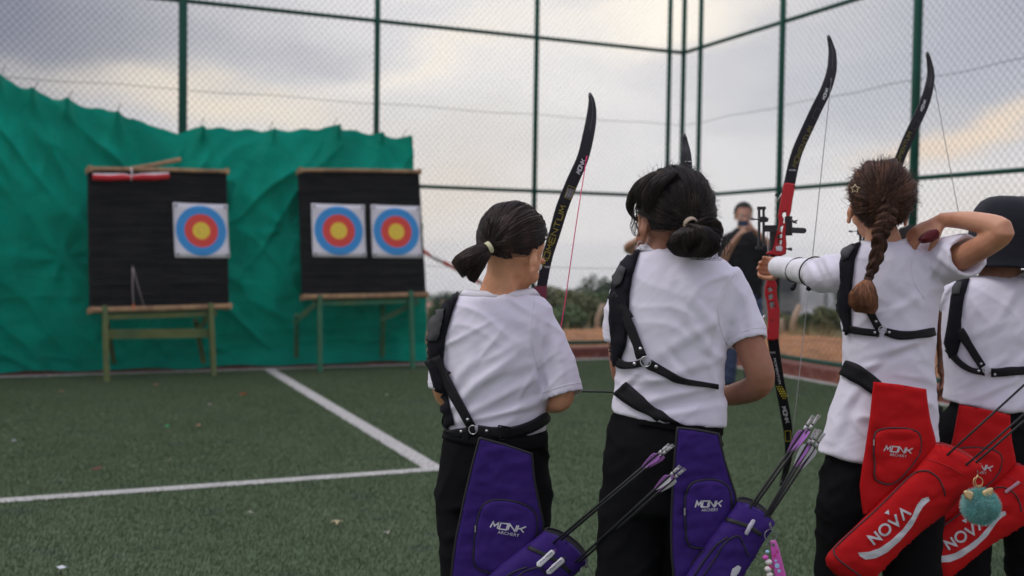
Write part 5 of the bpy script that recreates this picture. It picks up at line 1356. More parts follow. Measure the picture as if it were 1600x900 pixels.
for tr_, dd_, par_, pts_ in ((T1, D1, S1, [(836, 468), (831, 492), (829, 520), (834, 552), (842, 578)]), (T2, D2, S2, [(1146, 428), (1131, 448), (1122, 472), (1124, 505), (1136, 540)]), (T3, D3, S3, [(1432, 388), (1424, 410), (1428, 440), (1444, 466)]), (T4, D4, S4, [(1496, 450), (1488, 475), (1487, 500)])):
    P_ = [hit(tr_, x, y, dd_, .0003)[0] for x, y in bezpath(pts_, 5)]; MB().tube(P_, .0011, 5).build('shoulder_seam', M_seam, par_, True)
# white arm guard with black cords on archer three
M_ag = mat('white_sleeve', (.72, .71, .73), .8, .05, 30, .0012, 250)
ag = MB(); pts = [W(1214, 417, D3+.435), W(1232, 419, D3+.36), W(1252, 423, D3+.26), W(1275, 427, D3+.16), W(1296, 430, D3+.09)]
limb(ag, pts, [.033, .034, .037, .041, .043], 24, 8)
agm = bake(ag, .004, 3); co = coords(agm); nr = normals(agm); ax = np.array(pts[-1]-pts[0]); ax /= np.linalg.norm(ax); s_ = (co-np.array(pts[0]))@ax
bigr = (s_ > .16)*1.; dsp = .0016*np.sin(s_*330)*bigr+.0015*np.array([noise.noise(Vector((p[0]*40, p[1]*40, p[2]*40))) for p in co])+.001*np.sin(s_*120)*(1-bigr)
setco(agm, co+nr*dsp[:, None]); tag_ = link('arm_guard', agm, M_ag, P3); agt = bvh(agm)
for px_, yb in ((1246, 0), (1271, 0)):
    i = 0; c = W(px_, 422+(px_-1246)*.1, D3+(.30 if px_ < 1260 else .175)); q = Vector(ax).to_track_quat('Z', 'Y').to_matrix(); rr_ = .0385 if px_ < 1260 else .0445
    MB().tube([c+q @ Vector((rr_*math.cos(a), rr_*math.sin(a), .012*math.sin(a))) for a in [2*math.pi*k/24 for k in range(25)]], .0022, 6, False).build('elastic_cord', M_strap, tag_, True)
    e = W(px_+2, 436, D3+(.27 if px_ < 1260 else .13)); e2 = W(px_-9, 453, D3+(.26 if px_ < 1260 else .12))
    MB().tube([W(px_+6, 424, D3+(.26 if px_ < 1260 else .12)), e, e.lerp(e2, .45)], .003, 6).tube([e.lerp(e2, .45), e.lerp(e2, .55), e.lerp(e2, .8), e2], [.004, .0065, .0085, .006], 10).build('cord_toggle', M_strap, tag_, True)
M_tab = mat('dark_red_tab', (.09, .004, .008), .5, .2, 20, spec=.3)
tb = patch([(1433, 374), (1440, 366), (1450, 360), (1458, 359), (1463, 364), (1462, 373), (1452, 379), (1440, 381)], on_plane(W(1448, 368, D3-.085), (.1, -1, .1)), .006, 8., 3., .018).build('finger_tab', M_tab, P3, True)

# ---------------------------------------------------------------- people farther back
def simple_person(label, px, top_py, d, face_yaw, skin, shirt, trous, hm, armsL, armsR, shw, torso, group, long_=False, hs=1.08, handsx=()):
    H = Head(W(px, top_py, d)-Vector((0, 0, .10*hs)), face_yaw, 4, 0, hs)
    base = Vector((H.c.x, H.c.y, 0)); c = H.c; nk = c-Vector((0, 0, .15*hs)); root = thing('person', base, label, 'person', group)
    sh = nk.z-.055; hipz = sh*.60; x = c.x; y = c.y
    def rw(z, hw, th): return [Vector((x+hw*math.copysign(abs(math.cos(t))**.9, math.cos(t)), y+th*math.sin(t), z)) for t in [2*math.pi*j/28 for j in range(28)]]
    T = [rw(nk.z+.01, .06, .055), rw(nk.z-.02, .09, .07), rw(sh, shw*.85, .09), rw(sh-.08, shw, .115), rw(sh-.25, shw*.92, .12), rw(hipz+.12, shw*.88, .125), rw(hipz, shw*.9, .125), rw(hipz-.05, shw*.9, .12)]
    mb = MB(); H.shapes(mb); limb(mb, [nk-Vector((0, 0, .05)), nk, H.w((0, -.01, .06))], [.08, .058, .056], 14)
    mb.loft([[v.lerp(Vector((x, y, v[0].z if 0 else v.z)), .15) for v in r] for r in T])
    for J in (armsL, armsR): limb(mb, J, [.050, .042, .035, .024][:len(J)], 12, 5)
    for w_, dv, pn, kw in handsx: hand(mb, w_, dv, pn, **kw)
    L = []
    for s in (-1, 1): L.append([Vector((x+s*shw*.45, y, hipz)), Vector((x+s*shw*.48, y-.01, hipz*.5)), Vector((x+s*shw*.5, y, .09))])
    for J in L: limb(mb, J, [.07, .05, .04], 12, 4)
    bo = link('body', bake(mb, .008, 4), skin, root); H.extras(bo)
    mb = MB(); mb.loft(T)
    for J in (armsL, armsR):
        e = J[1] if not long_ else J[-1]; p = [J[0], J[0].lerp(e, .5), J[0].lerp(e, .8 if not long_ else .95)]
        if long_ and len(J) > 2: p = J[:-1]+[J[-2].lerp(J[-1], .9)]
        sleeve(mb, p, [.072, .066, .06] if len(p) == 3 else [.072]+[.058]*(len(p)-2)+[.045], .012, .04)
    sm = bake(mb, .009, 4); folds(sm, (), 1.4, 8, base=.006); link('tshirt', sm, shirt, root)
    mb = MB(); mb.loft([rw(hipz+.05, shw*.84, .118), rw(hipz-.05, shw*.9, .13), rw(hipz-.16, shw*.92, .13)])
    for J in L: limb(mb, J, [.098, .078, .062], 14, 4)
    tm = bake(mb, .01, 4); folds(tm, (), 1.6, 3, base=.005); link('trousers', tm, trous, root)
    for J in L: shoe(root, Vector((J[-1].x, J[-1].y, .004)), 180 if abs(face_yaw) > 90 else 0)
    hc_ = hair_cap(H, hm, root, -.002); link('strands', strands(flyaways(H, 900, 3, (0, -.3, .9), amt=.012), .0012), hm, hc_)
    return root, H
M_jean = mat('blue_denim', (.045, .065, .12), .85, .25, 6, .001, 400); M_black = mat('black_cotton', (.011, .012, .014), .85, .2, 8, spec=.2)
DM = 9.9
mhand = W(1170, 351, DM-.27)
RH = ( )
aL = [W(1196, 388, DM), W(1218, 420, DM-.08), W(1206, 386, DM-.24), W(1178, 360, DM-.32)]     # his left arm, at the right of the picture
aR = [W(1135, 388, DM), W(1124, 424, DM-.10), W(1138, 392, DM-.24), W(1156, 366, DM-.33)]
man, HM = simple_person('man in black t-shirt and jeans holding a phone up to his face beside the fence', 1162, 315, DM, 176, skin_mat('skin_man', (.46, .26, .18)), M_black, M_jean, M_hairm,
    aL, aR, .215, None, 'bystanders', hs=1.06, handsx=[(aL[-1], (-.45, -.05, .75), (-.8, .2, -.3), dict(curl=.9, side=1, s=1.05)), (aR[-1], (.45, -.05, .75), (.8, .2, -.3), dict(curl=.9, side=-1, s=1.05))])
ph = W(1161, 347, DM-.36)
t = thing('phone', ph, 'dark blue phone held in front of the face of the man in black', 'phone')
MB().box(ph+Vector((0, 0, -.012)), (.046, 0, 0), (0, .005, 0), (0, 0, .023)).build('phone_case', mat('blue_case', (.015, .04, .09), .35), t)
MB().lathe([(.008, .0), (.008, .003), (.0001, .0031)], ph+Vector((.032, -.005, -.003)), 12, (0, -1, 0)).build('lens', M_dark, t)
# second bystander: only the raised elbow shows left of archer two
aL2 = [W(1062, 394, DM), W(1080, 420, DM-.1), W(1062, 392, DM-.22), W(1046, 372, DM-.3)]
aR2 = [W(1016, 396, DM), W(981, 389, DM-.10), W(998, 375, DM-.24), W(1026, 362, DM-.33)]
simple_person('adult in pale pink top, only a raised elbow seen behind the girl with the bun', 1042, 330, DM, 176, skin_mat('skin_by', (.42, .25, .16)), mat('pink_cotton', (.62, .48, .50), .85), M_black, M_hair2,
    aL2, aR2, .17, None, 'bystanders', hs=1.0, handsx=[(aL2[-1], (-.45, -.05, .75), (-.8, .2, -.3), dict(curl=.9, side=1)), (aR2[-1], (.45, -.05, .75), (.8, .2, -.3), dict(curl=.9, side=-1))])
# child in dark t-shirt between archers three and four
DK = 4.3
xk = W(1430, 400, DK)
simple_person('child in black t-shirt, only a lowered arm seen between the two archers at right', 1424, 352, DK, 10, M_skin2, M_black, M_blackf, M_hair2,
    [W(1400, 425, DK), W(1388, 490, DK), W(1388, 540, DK-.05), W(1392, 590, DK-.08)], [W(1460, 425, DK), W(1474, 490, DK), W(1477, 545, DK-.02), W(1474, 585, DK-.04)], .105, None, 'bystanders', hs=.92,
    handsx=[(W(1474, 585, DK-.04), (0, 0, -1), (-1, 0, 0), dict(curl=.4, side=-1, s=.85)), (W(1392, 590, DK-.08), (0, 0, -1), (1, 0, 0), dict(curl=.4, side=1, s=.85))])

# ================================================================== BOWS
M_limb = mat('black_limb', (.007, .006, .009), .4, .12, 4, spec=.25); M_limbp = mat('purple_edge', (.05, .02, .085), .35)
M_yel = mat('yellow_print', (.52, .44, .04), .5, .05); M_wht = mat('white_print', (.62, .62, .64), .5, .05); M_yel2 = mat('dim_yellow_print', (.36, .30, .03), .5, .05); M_gold = mat('gold_print', (.17, .145, .025), .5, .1)
M_ris = mat('red_anodised', (.42, .006, .012), .38, .08, 4, spec=.35, coat=.1); M_maroon = mat('maroon_anodised', (.14, .012, .035), .35, .1, 6, spec=.5)
M_blk = mat('black_metal', (.012, .012, .013), .35, .1, spec=.5)
def limb_mesh(rows, th=.006):
    """recurve limb: rows of (px, py, width px, distance, twist); flat face towards the archer"""
    R_ = bezpath(rows, 6); rings = []; P = [W(r[0], r[1], r[3]) for r in R_]; m = len(P)
    for i, r in enumerate(R_):
        t = (P[min(i+1, m-1)]-P[max(i-1, 0)]).normalized(); view = ray(r[0], r[1]).normalized(); x = view.cross(t).normalized(); x = (x*math.cos(r[4])+view*math.sin(r[4])).normalized()
        y = t.cross(x).normalized(); hw = r[2]/F_PX*r[3]/2/max(.3, math.cos(r[4])); h = th*(.5 if i > m-8 else .5)
        rings.append([P[i]+x*hw*a+y*h*b for a, b in ((-1, -.6), (-.9, -1), (-.3, -1.05), (.3, -1.05), (.9, -1), (1, -.6), (1, .6), (.9, 1), (-.9, 1), (-1, .6))])
    return MB().loft(rings)
def string(pts, m, parent, rad=.0011):
    o = MB().tube(pts, rad, 6).build('bowstring', m, parent, True); n = len(pts)
    a, b = pts[0], pts[1]; MB().tube([a, a.lerp(b, .0 + .10)], rad*1.6, 6).build('serving', m, o, True); return o
def bow(name_label, base, upper, lower, m_ris, side='g'):
    t = thing('bow', base, name_label, 'bow', 'recurve bows')
    u = limb_mesh(upper); um = u.mesh(); ut = bvh(um); uo = link('upper_limb', um, M_limb, t, False)
    l = limb_mesh(lower); lm = l.mesh(); lt = bvh(lm); lo = link('lower_limb', lm, M_limb, t, False)
    for rows, o in ((upper, uo), (lower, lo)):     # rounded nock end and the string groove
        r0 = rows[-1]; p = W(r0[0], r0[1], r0[3]); q = W(rows[-2][0], rows[-2][1], rows[-2][3]); d_ = (p-q).normalized()
        MB().tube([p-d_*.010, p-d_*.004, p+d_*.006, p+d_*.010], [.0048, .0058, .0055, .003], 10).build('nock_tip', M_blk, o, True)
        g = [W(r[0]+r[2]*.08, r[1], r[3]-.0045) for r in rows[-4:]]; MB().tube([Vector(v) for v in bezpath([tuple(v) for v in g], 5)], .0010, 5).build('groove', M_blk, o, True)
    return t, uo, ut, lo, lt
# bow one (maroon grip, held low by archer one)
DB1 = 3.12
up = [(846, 450, 15, DB1, .3), (855, 402, 16.5, DB1+.01, .3), (867, 363, 17.5, DB1+.015, .3), (878.5, 324, 19, DB1+.02, .3), (894, 285, 19, DB1+.03, .3), (910.6, 246.5, 18, DB1+.05, .35), (920, 207.7, 17.5, DB1+.08, .4), (924.3, 180, 15, DB1+.11, .45), (924.5, 160, 10, DB1+.13, .5), (922.3, 149, 6, DB1+.145, .5)]
lo = [(828, 556, 16, DB1, .2), (812, 610, 17, DB1, .2), (800, 660, 17, DB1, .2), (792, 720, 17, DB1+.02, .2), (788, 780, 14, DB1+.06, .3), (790, 820, 8, DB1+.09, .3), (793, 836, 5, DB1+.1, .3)]
bw1, uo, ut, lo_, lt = bow('black bow with yellow lettering, maroon grip and pink string, held by the ponytailed girl', W(838, 500, DB1), up, lo, M_maroon)
fu = on_tree(ut, DB1, .0)
stroked('MONK', fu, (905.5, 272.5), (914, 251), 6, 1.3, .3, .15).build('lettering', M_wht, uo)
stroked('MOMENTUM', fu, (852.5, 417), (884, 323), 8.2, 1.05, .28, 0).build('lettering', M_yel2, uo)
letter('MONK', fu, (851, 419), (859, 419), 3.4).build('lettering', M_wht, uo)
def frame_box(fn, c, ux, uy, w_, h_, tk, m, par):
    c = np.array(c, float); ux = np.array(ux, float); uy = np.array(uy, float); mb = MB()
    for a0, a1, b0, b1 in ((-w_, w_, h_-tk, h_), (-w_, w_, -h_, -h_+tk), (-w_, -w_+tk, -h_+tk, h_-tk), (w_-tk, w_, -h_+tk, h_-tk)):
        V = []
        for a, b in ((a0, b0), (a1, b0), (a1, b1), (a0, b1)): q = c+ux*a+uy*b; p, n_ = fn(q[0], q[1]); V.append(p+n_*.0015)
        mb.add(V, [(3, 2, 1, 0)])
    return mb.build('printed_frame', m, par)
ux = np.array((8, -21.)); ux /= np.linalg.norm(ux); uy = np.array((-ux[1], ux[0]))
ux1 = np.array((8., -21.)); ux1 /= np.linalg.norm(ux1); uy1 = np.array((ux1[1], -ux1[0]))
frame_box(fu, (890, 301), ux1, uy1, 10.0, 6.0, .6, M_yel2, uo)
for k in range(3):
    a = np.array((890, 301.))-ux1*8+uy1*(2.2-3.4*k); letter(('DRAW', 'WEIGHT', 'LENGTH')[k], fu, a, a+ux1*(13, 15, 14)[k], 2.6).build('lettering', M_wht, uo)
rz = MB(); rz.tube([W(846, 452, DB1), W(842, 462, DB1), W(838, 480, DB1), W(834, 505, DB1), W(830, 540, DB1), W(827, 560, DB1)], [.016, .020, .017, .014, .019, .016], 8, b=.8, pw=.6)
rz.build('riser', M_maroon, bw1); MB().box(W(844.5, 457, DB1-.012), _R*.019, _F*.008, _U*.0195).build('limb_pocket', M_maroon, bw1)
M_pink = mat('pink_string', (.55, .02, .12), .6, .05); M_grey = mat('grey_string', (.12, .12, .125), .6, .05); M_lgrey = mat('pale_string', (.42, .42, .43), .6, .05)
string([W(917, 244, DB1+.045), W(900, 352, DB1-.06), W(882, 478, DB1-.16), W(862, 600, DB1-.2), W(800, 800, DB1+.05)][:4]+[W(846, 640, DB1-.18), W(800, 770, DB1+.02), W(793, 825, DB1+.08)], M_pink, bw1, .0015)
# bow two: tip above the head of archer two
DB2 = 3.0
up = [(1070, 420, 17, DB2, .2), (1071, 350, 18, DB2, .6), (1072, 300, 18, DB2+.02, .7), (1073, 262, 16, DB2+.05, .7), (1072, 240, 14, DB2+.07, .8), (1070.5, 226, 10, DB2+.09, .8), (1069, 213, 6, DB2+.10, .8)]
lo = [(1068, 520, 17, DB2, .2), (1066, 580, 17, DB2, .2), (1064, 640, 16, DB2, .3), (1064, 700, 14, DB2+.03, .4), (1066, 738, 8, DB2+.06, .5), (1067, 750, 5, DB2+.07, .5)]
bw2, uo, ut, lo_, lt = bow('bow showing only a dark tip above the head of the girl with the bun', W(1069, 470, DB2), up, lo, M_blk)
MB().tube([W(1070, 425, DB2), W(1069, 450, DB2), W(1068, 480, DB2), W(1068, 525, DB2)], [.016, .019, .014, .016], 8, b=.8, pw=.6).build('riser', M_maroon, bw2)
string([W(1075, 262, DB2-.005), W(1085, 480, DB2-.12), W(1068, 712, DB2-.0)], M_grey, bw2)
for x in (1069.5, 1077.5): MB().box(W(x, 252.5, DB2+.055), _R*.005, _F*.004, _U*.0012).build('limb_mark', M_wht, uo)
# bow three: red riser, in front of archer three
DB3 = 3.42
up = [(1229, 306, 16, DB3, .25), (1233, 289, 17, DB3, .25), (1244, 242, 16.5, DB3+.01, .25), (1261, 202, 17, DB3+.02, .25), (1276, 170, 17, DB3+.03, .28), (1290, 141, 16.5, DB3+.05, .3), (1299, 112, 15, DB3+.08, .35), (1300.5, 86, 12, DB3+.11, .4), (1298, 70, 8, DB3+.13, .4), (1295, 59, 5.5, DB3+.14, .4)]
lo = [(1207, 520, 16, DB3, .2), (1208.5, 535, 16.5, DB3, .2), (1214.5, 575, 15, DB3+.01, .2), (1220.5, 610, 15, DB3+.02, .2), (1227, 645, 15, DB3+.03, .2), (1232, 680, 13.5, DB3+.05, .25), (1232.5, 710, 11.5, DB3+.07, .3), (1227, 738, 8.5, DB3+.10, .35), (1221, 755, 5, DB3+.11, .35)]
bw3, uo, ut, lo_, lt = bow('bow with open red riser, sight and grey string, held by the girl with the braid', W(1212, 420, DB3), up, lo, M_ris)
fu = on_tree(ut, DB3, 0.); fl = on_tree(lt, DB3, 0.)
stroked('MOMENTUM', fu, (1243.5, 262), (1270, 199), 7, .95, .28, lift=.0018).build('lettering', M_gold, uo)
stroked('MONK', fu, (1288.5, 156), (1294, 139), 4, .9, .3).build('lettering', M_wht, uo); letter('MONK', fu, (1233, 267.5), (1244, 267.5), 3).build('lettering', M_wht, uo)
frame_box(fu, (1276, 178), np.array((.4, -.91)), np.array((.91, .4)), 8.5, 5, .8, M_guard2, uo)
stroked('MONK', fl, (1222, 636), (1228, 661), 5.5, 1.2, .3, 0).build('lettering', M_wht, lo_)
letter('MOMENTUM', fl, (1208.5, 560), (1217, 600), 3.6).build('lettering', M_wht, lo_); letter('MONK', fl, (1203.5, 552.5), (1212, 552), 3).build('lettering', M_wht, lo_)
frame_box(fl, (1231.5, 681), np.array((.06, 1)), np.array((1, -.06)), 8.5, 4.6, .8, M_yel, lo_)
mb = MB()
for i in range(6):
    for j in range(3):
        q = (1217+i*1.9+j*3.6-3, 604+i*3.6); p, n_ = fl(*q); s = .0034*(1-abs(i-2.5)*.13)
        if 1210 < q[0] < 1229: mb.lathe([(s, 0), (s, .0004), (.0001, .0005)], p+n_*.0008, 6, n_)
mb.build('yellow_pattern', M_yel, lo_)
rn = Vector((-.25, -1, .05)).normalized(); rf_ = on_plane(W(1216, 400, DB3+.005), rn)
def cr(pts): return [(1170+x/5.62, 270+y/5.62) for x, y in pts]
outer = cr([(318, 96), (335, 92), (398, 102), (408, 118), (404, 140), (385, 240), (370, 345), (352, 400), (338, 450), (328, 520), (326, 570), (332, 620), (327, 712), (300, 726), (278, 734), (160, 718), (150, 708), (165, 698), (208, 682), (222, 620), (236, 556), (252, 500), (262, 455), (262, 410), (254, 385), (262, 340), (276, 260), (288, 180), (303, 112)])
hol = [cr([(300, 352), (324, 346), (330, 400), (322, 442), (303, 446), (308, 410), (292, 376)]), cr([(270, 484), (302, 462), (292, 528), (262, 500)]), cr([(262, 552), (292, 536), (290, 575), (250, 585)]), cr([(256, 600), (290, 590), (288, 634), (262, 628)])]
MBr = patch(outer, rf_, .004, 2.2, 1.5, .018, hol); MBr.build('riser', M_ris, bw3)
def cr2(pts): return [(1100+x/3.4625, 280+y/3.4625) for x, y in pts]
outer = cr2([(345, 530), (362, 522), (378, 530), (396, 575), (393, 600), (398, 650), (410, 705), (408, 790), (404, 862), (375, 872), (343, 868), (340, 830), (346, 770), (345, 720), (338, 660), (328, 620), (330, 580)])
hol = [cr2([(346, 590), (362, 586), (374, 600), (352, 612)]), cr2([(348, 628), (370, 618), (374, 645), (354, 655)]), cr2([(354, 668), (376, 660), (380, 690), (362, 700)])]
patch(outer, rf_, .004, 2.2, 1.5, .018, hol).build('lower_riser', M_ris, bw3)
MB().tube([W(1208, 398, DB3+.02), W(1209, 415, DB3+.015), W(1212, 432, DB3+.02), W(1211, 446, DB3+.02)], [.015, .012, .014, .015], 10, b=1.2).build('grip', M_blk, bw3, True)
for x, y, r_ in ((1240.5, 292, .004), (1213, 306, .005), (1221, 300, .004), (1215.5, 370, .004), (1206, 500, .004), (1211, 478, .003), (1201, 517, .003)):
    p, n_ = rf_(x, y); MB().lathe([(r_, 0), (r_, .003), (r_*.5, .0035), (r_*.45, .002), (.0001, .002)], p+rn*.019, 12, rn).build('screw', M_blk, bw3)
p, n_ = rf_(1217.5, 389.5); patch([(1212, 386), (1220, 384), (1223, 388), (1221, 393), (1213, 392)], lambda u, v: (rf_(u, v)[0]+rn*.0225, rn), .0004, 1, 1.5, .0005).build('white_marking', M_wht, bw3)
MB().tube([W(1214, 316, DB3+.02), W(1224, 300, DB3+.02), W(1230, 285, DB3+.02)], .004, 6).build('limb_bolt', M_metal, bw3, True)
MB().tube([W(1195, 492, DB3+.02), W(1192, 497, DB3+.02), W(1193, 525, DB3+.02)], .003, 6).build('limb_bolt', M_metal, bw3, True)
sg = bpy.data.objects.new('bow_sight', None); COL.objects.link(sg); sg.parent = bw3; sg.location = W(1195, 355, DB3)-bw3.location
def sb(x0, y0, x1, y1, dd, th=.005, nm='sight_bar', m=None):
    c = W((x0+x1)/2, (y0+y1)/2, DB3+dd); return MB().box(c, _R*(abs(x1-x0)/2/F_PX*DB3), _F*th, _U*(abs(y1-y0)/2/F_PX*DB3))
E_ = None
sm_ = MB()
def link2(mb, name, m, parent): return link(name, mb.mesh(), m, parent, False)
link2(sb(1184.5, 325, 1187.6, 388, -.03), 'sight_bar', M_blk, sg); link2(sb(1191.6, 327, 1194.6, 384, -.03), 'sight_bar', M_blk, sg)
link2(sb(1183.5, 323, 1196, 327.5, -.03, .007), 'sight_cap', M_blk, sg); link2(sb(1181, 385, 1192, 389, -.03, .006), 'sight_cap', M_blk, sg)
link2(sb(1186, 339, 1197, 347, -.042, .01), 'sight_carriage', M_blk, sg); link2(sb(1194, 352, 1212, 362, -.02, .006), 'extension_bar', M_blk, sg); link2(sb(1203, 360, 1212, 396, .0, .006), 'extension_bar', M_blk, sg)
link2(MB().tube([W(1187, 343, DB3-.05), W(1178, 342.5, DB3-.05)], .0022, 8).tube([W(1178, 342.5, DB3-.05), W(1172, 342, DB3-.05)], [.0035, .002], 8), 'sight_pin', M_blk, sg)
link2(MB().tube([W(1197, 343, DB3-.03), W(1200, 344, DB3-.03)], [.007, .007], 14), 'sight_knob', M_blk, sg)
MB().tube([W(1199.5, 362, DB3), W(1200, 394, DB3)], .0012, 6).build('thread_rod', M_metal, bw3)
MB().add(sb(1227, 338, 1237, 368, -.015, .008).v, sb(0, 0, 1, 1, 0).f).build('plunger_block', M_blk, bw3)
lb_ = patch([(1236, 355.5), (1257, 356.5), (1260, 359), (1260, 362), (1257, 365), (1236, 364)], on_plane(W(1247, 360, DB3-.02), rn), .001, 2, 2, .012).build('clicker_bar', M_blk, bw3)
MB().tube([W(1236, 344, DB3-.02), W(1241, 347, DB3-.03), W(1246, 344, DB3-.03)], [.004, .005, .002], 7).tube([W(1241, 347, DB3-.03), W(1245, 349, DB3-.03)], .0025, 6).build('arrow_rest', M_blk, bw3)
MB().tube([W(1228, 389, DB3-.01), W(1232, 389, DB3-.02), W(1233, 389, DB3-.02), W(1237, 389.5, DB3-.02)], [.003, .003, .005, .0055], 10).build('rubber_button', M_blk, bw3, True)
string([W(1299, 122, DB3+.055), W(1287, 235, DB3-.01), W(1270, 397, DB3-.07)], M_grey, bw3, .0012); string([W(1270, 397, DB3-.07), W(1257, 510, DB3-.05), W(1243, 640, DB3), W(1235, 700, DB3+.055)], M_lgrey, bw3, .0012)
# bow four: behind the braid girl's head, drawn by archer four
DB4 = 3.62
up = [(1384, 330, 15, DB4, .3), (1394, 285, 15, DB4, .3), (1405.7, 249, 15, DB4, .3), (1417.6, 220, 15.5, DB4+.01, .3), (1430.5, 192, 15.5, DB4+.02, .3), (1443, 165, 15, DB4+.04, .32), (1451, 139, 13.5, DB4+.06, .35), (1454.3, 117, 11, DB4+.09, .4), (1452, 97, 7.5, DB4+.11, .4), (1449.3, 85, 5, DB4+.12, .4)]
lo = [(1375, 520, 15, DB4, .2), (1378, 575, 15, DB4, .2), (1386, 640, 14, DB4+.02, .2), (1392, 690, 11, DB4+.05, .3), (1388, 720, 7, DB4+.08, .3), (1384, 732, 5, DB4+.09, .3)]
bw4, uo, ut, lo_, lt = bow('drawn bow whose black upper limb rises behind the head of the braided girl', W(1380, 420, DB4), up, lo, M_ris)
fu = on_tree(ut, DB4, 0.)
letter('MOMENTUM', fu, (1402, 262), (1425, 208), 6.6).build('lettering', M_gold, uo); stroked('MONK', fu, (1441, 174), (1447, 157), 3.6, .8, .3).build('lettering', M_wht, uo)
frame_box(fu, (1430, 195), np.array((.42, -.9)), np.array((.9, .42)), 7.5, 4.6, .7, M_guard2, uo)
MB().tube([W(1384, 328, DB4), W(1378, 370, DB4), W(1376, 420, DB4), W(1372, 480, DB4), W(1375, 522, DB4)], [.016, .019, .014, .018, .016], 8, b=.8, pw=.6).build('riser', M_ris, bw4)
sg4 = MB().box(W(1344.5, 365, DB4), _R*.004, _F*.004, _U*.028).box(W(1349.5, 365, DB4), _R*.003, _F*.004, _U*.028).box(W(1360, 364, DB4), _R*.035, _F*.004, _U*.005).build('bow_sight', M_blk, bw4)
MB().tube([W(1344, 361.5, DB4), W(1331, 361.5, DB4)], .0016, 6).tube([W(1331, 361.5, DB4), W(1326, 361.5, DB4)], [.004, .0025], 8).build('sight_pin', M_blk, sg4)
MB().tube([W(1341, 357, DB4), W(1341, 367, DB4)], .0045, 8).build('sight_knob', M_blk, sg4)
string([W(1460, 132, DB4+.07), W(1478, 228, DB4-.1), W(1498, 334, DB4-.24), W(1574, 392, D4+.14)], M_grey, bw4, .0012)
string([W(1574, 392, D4+.14), W(1470, 560, DB4-.3), W(1392, 705, DB4+.05)], M_grey, bw4, .0012)

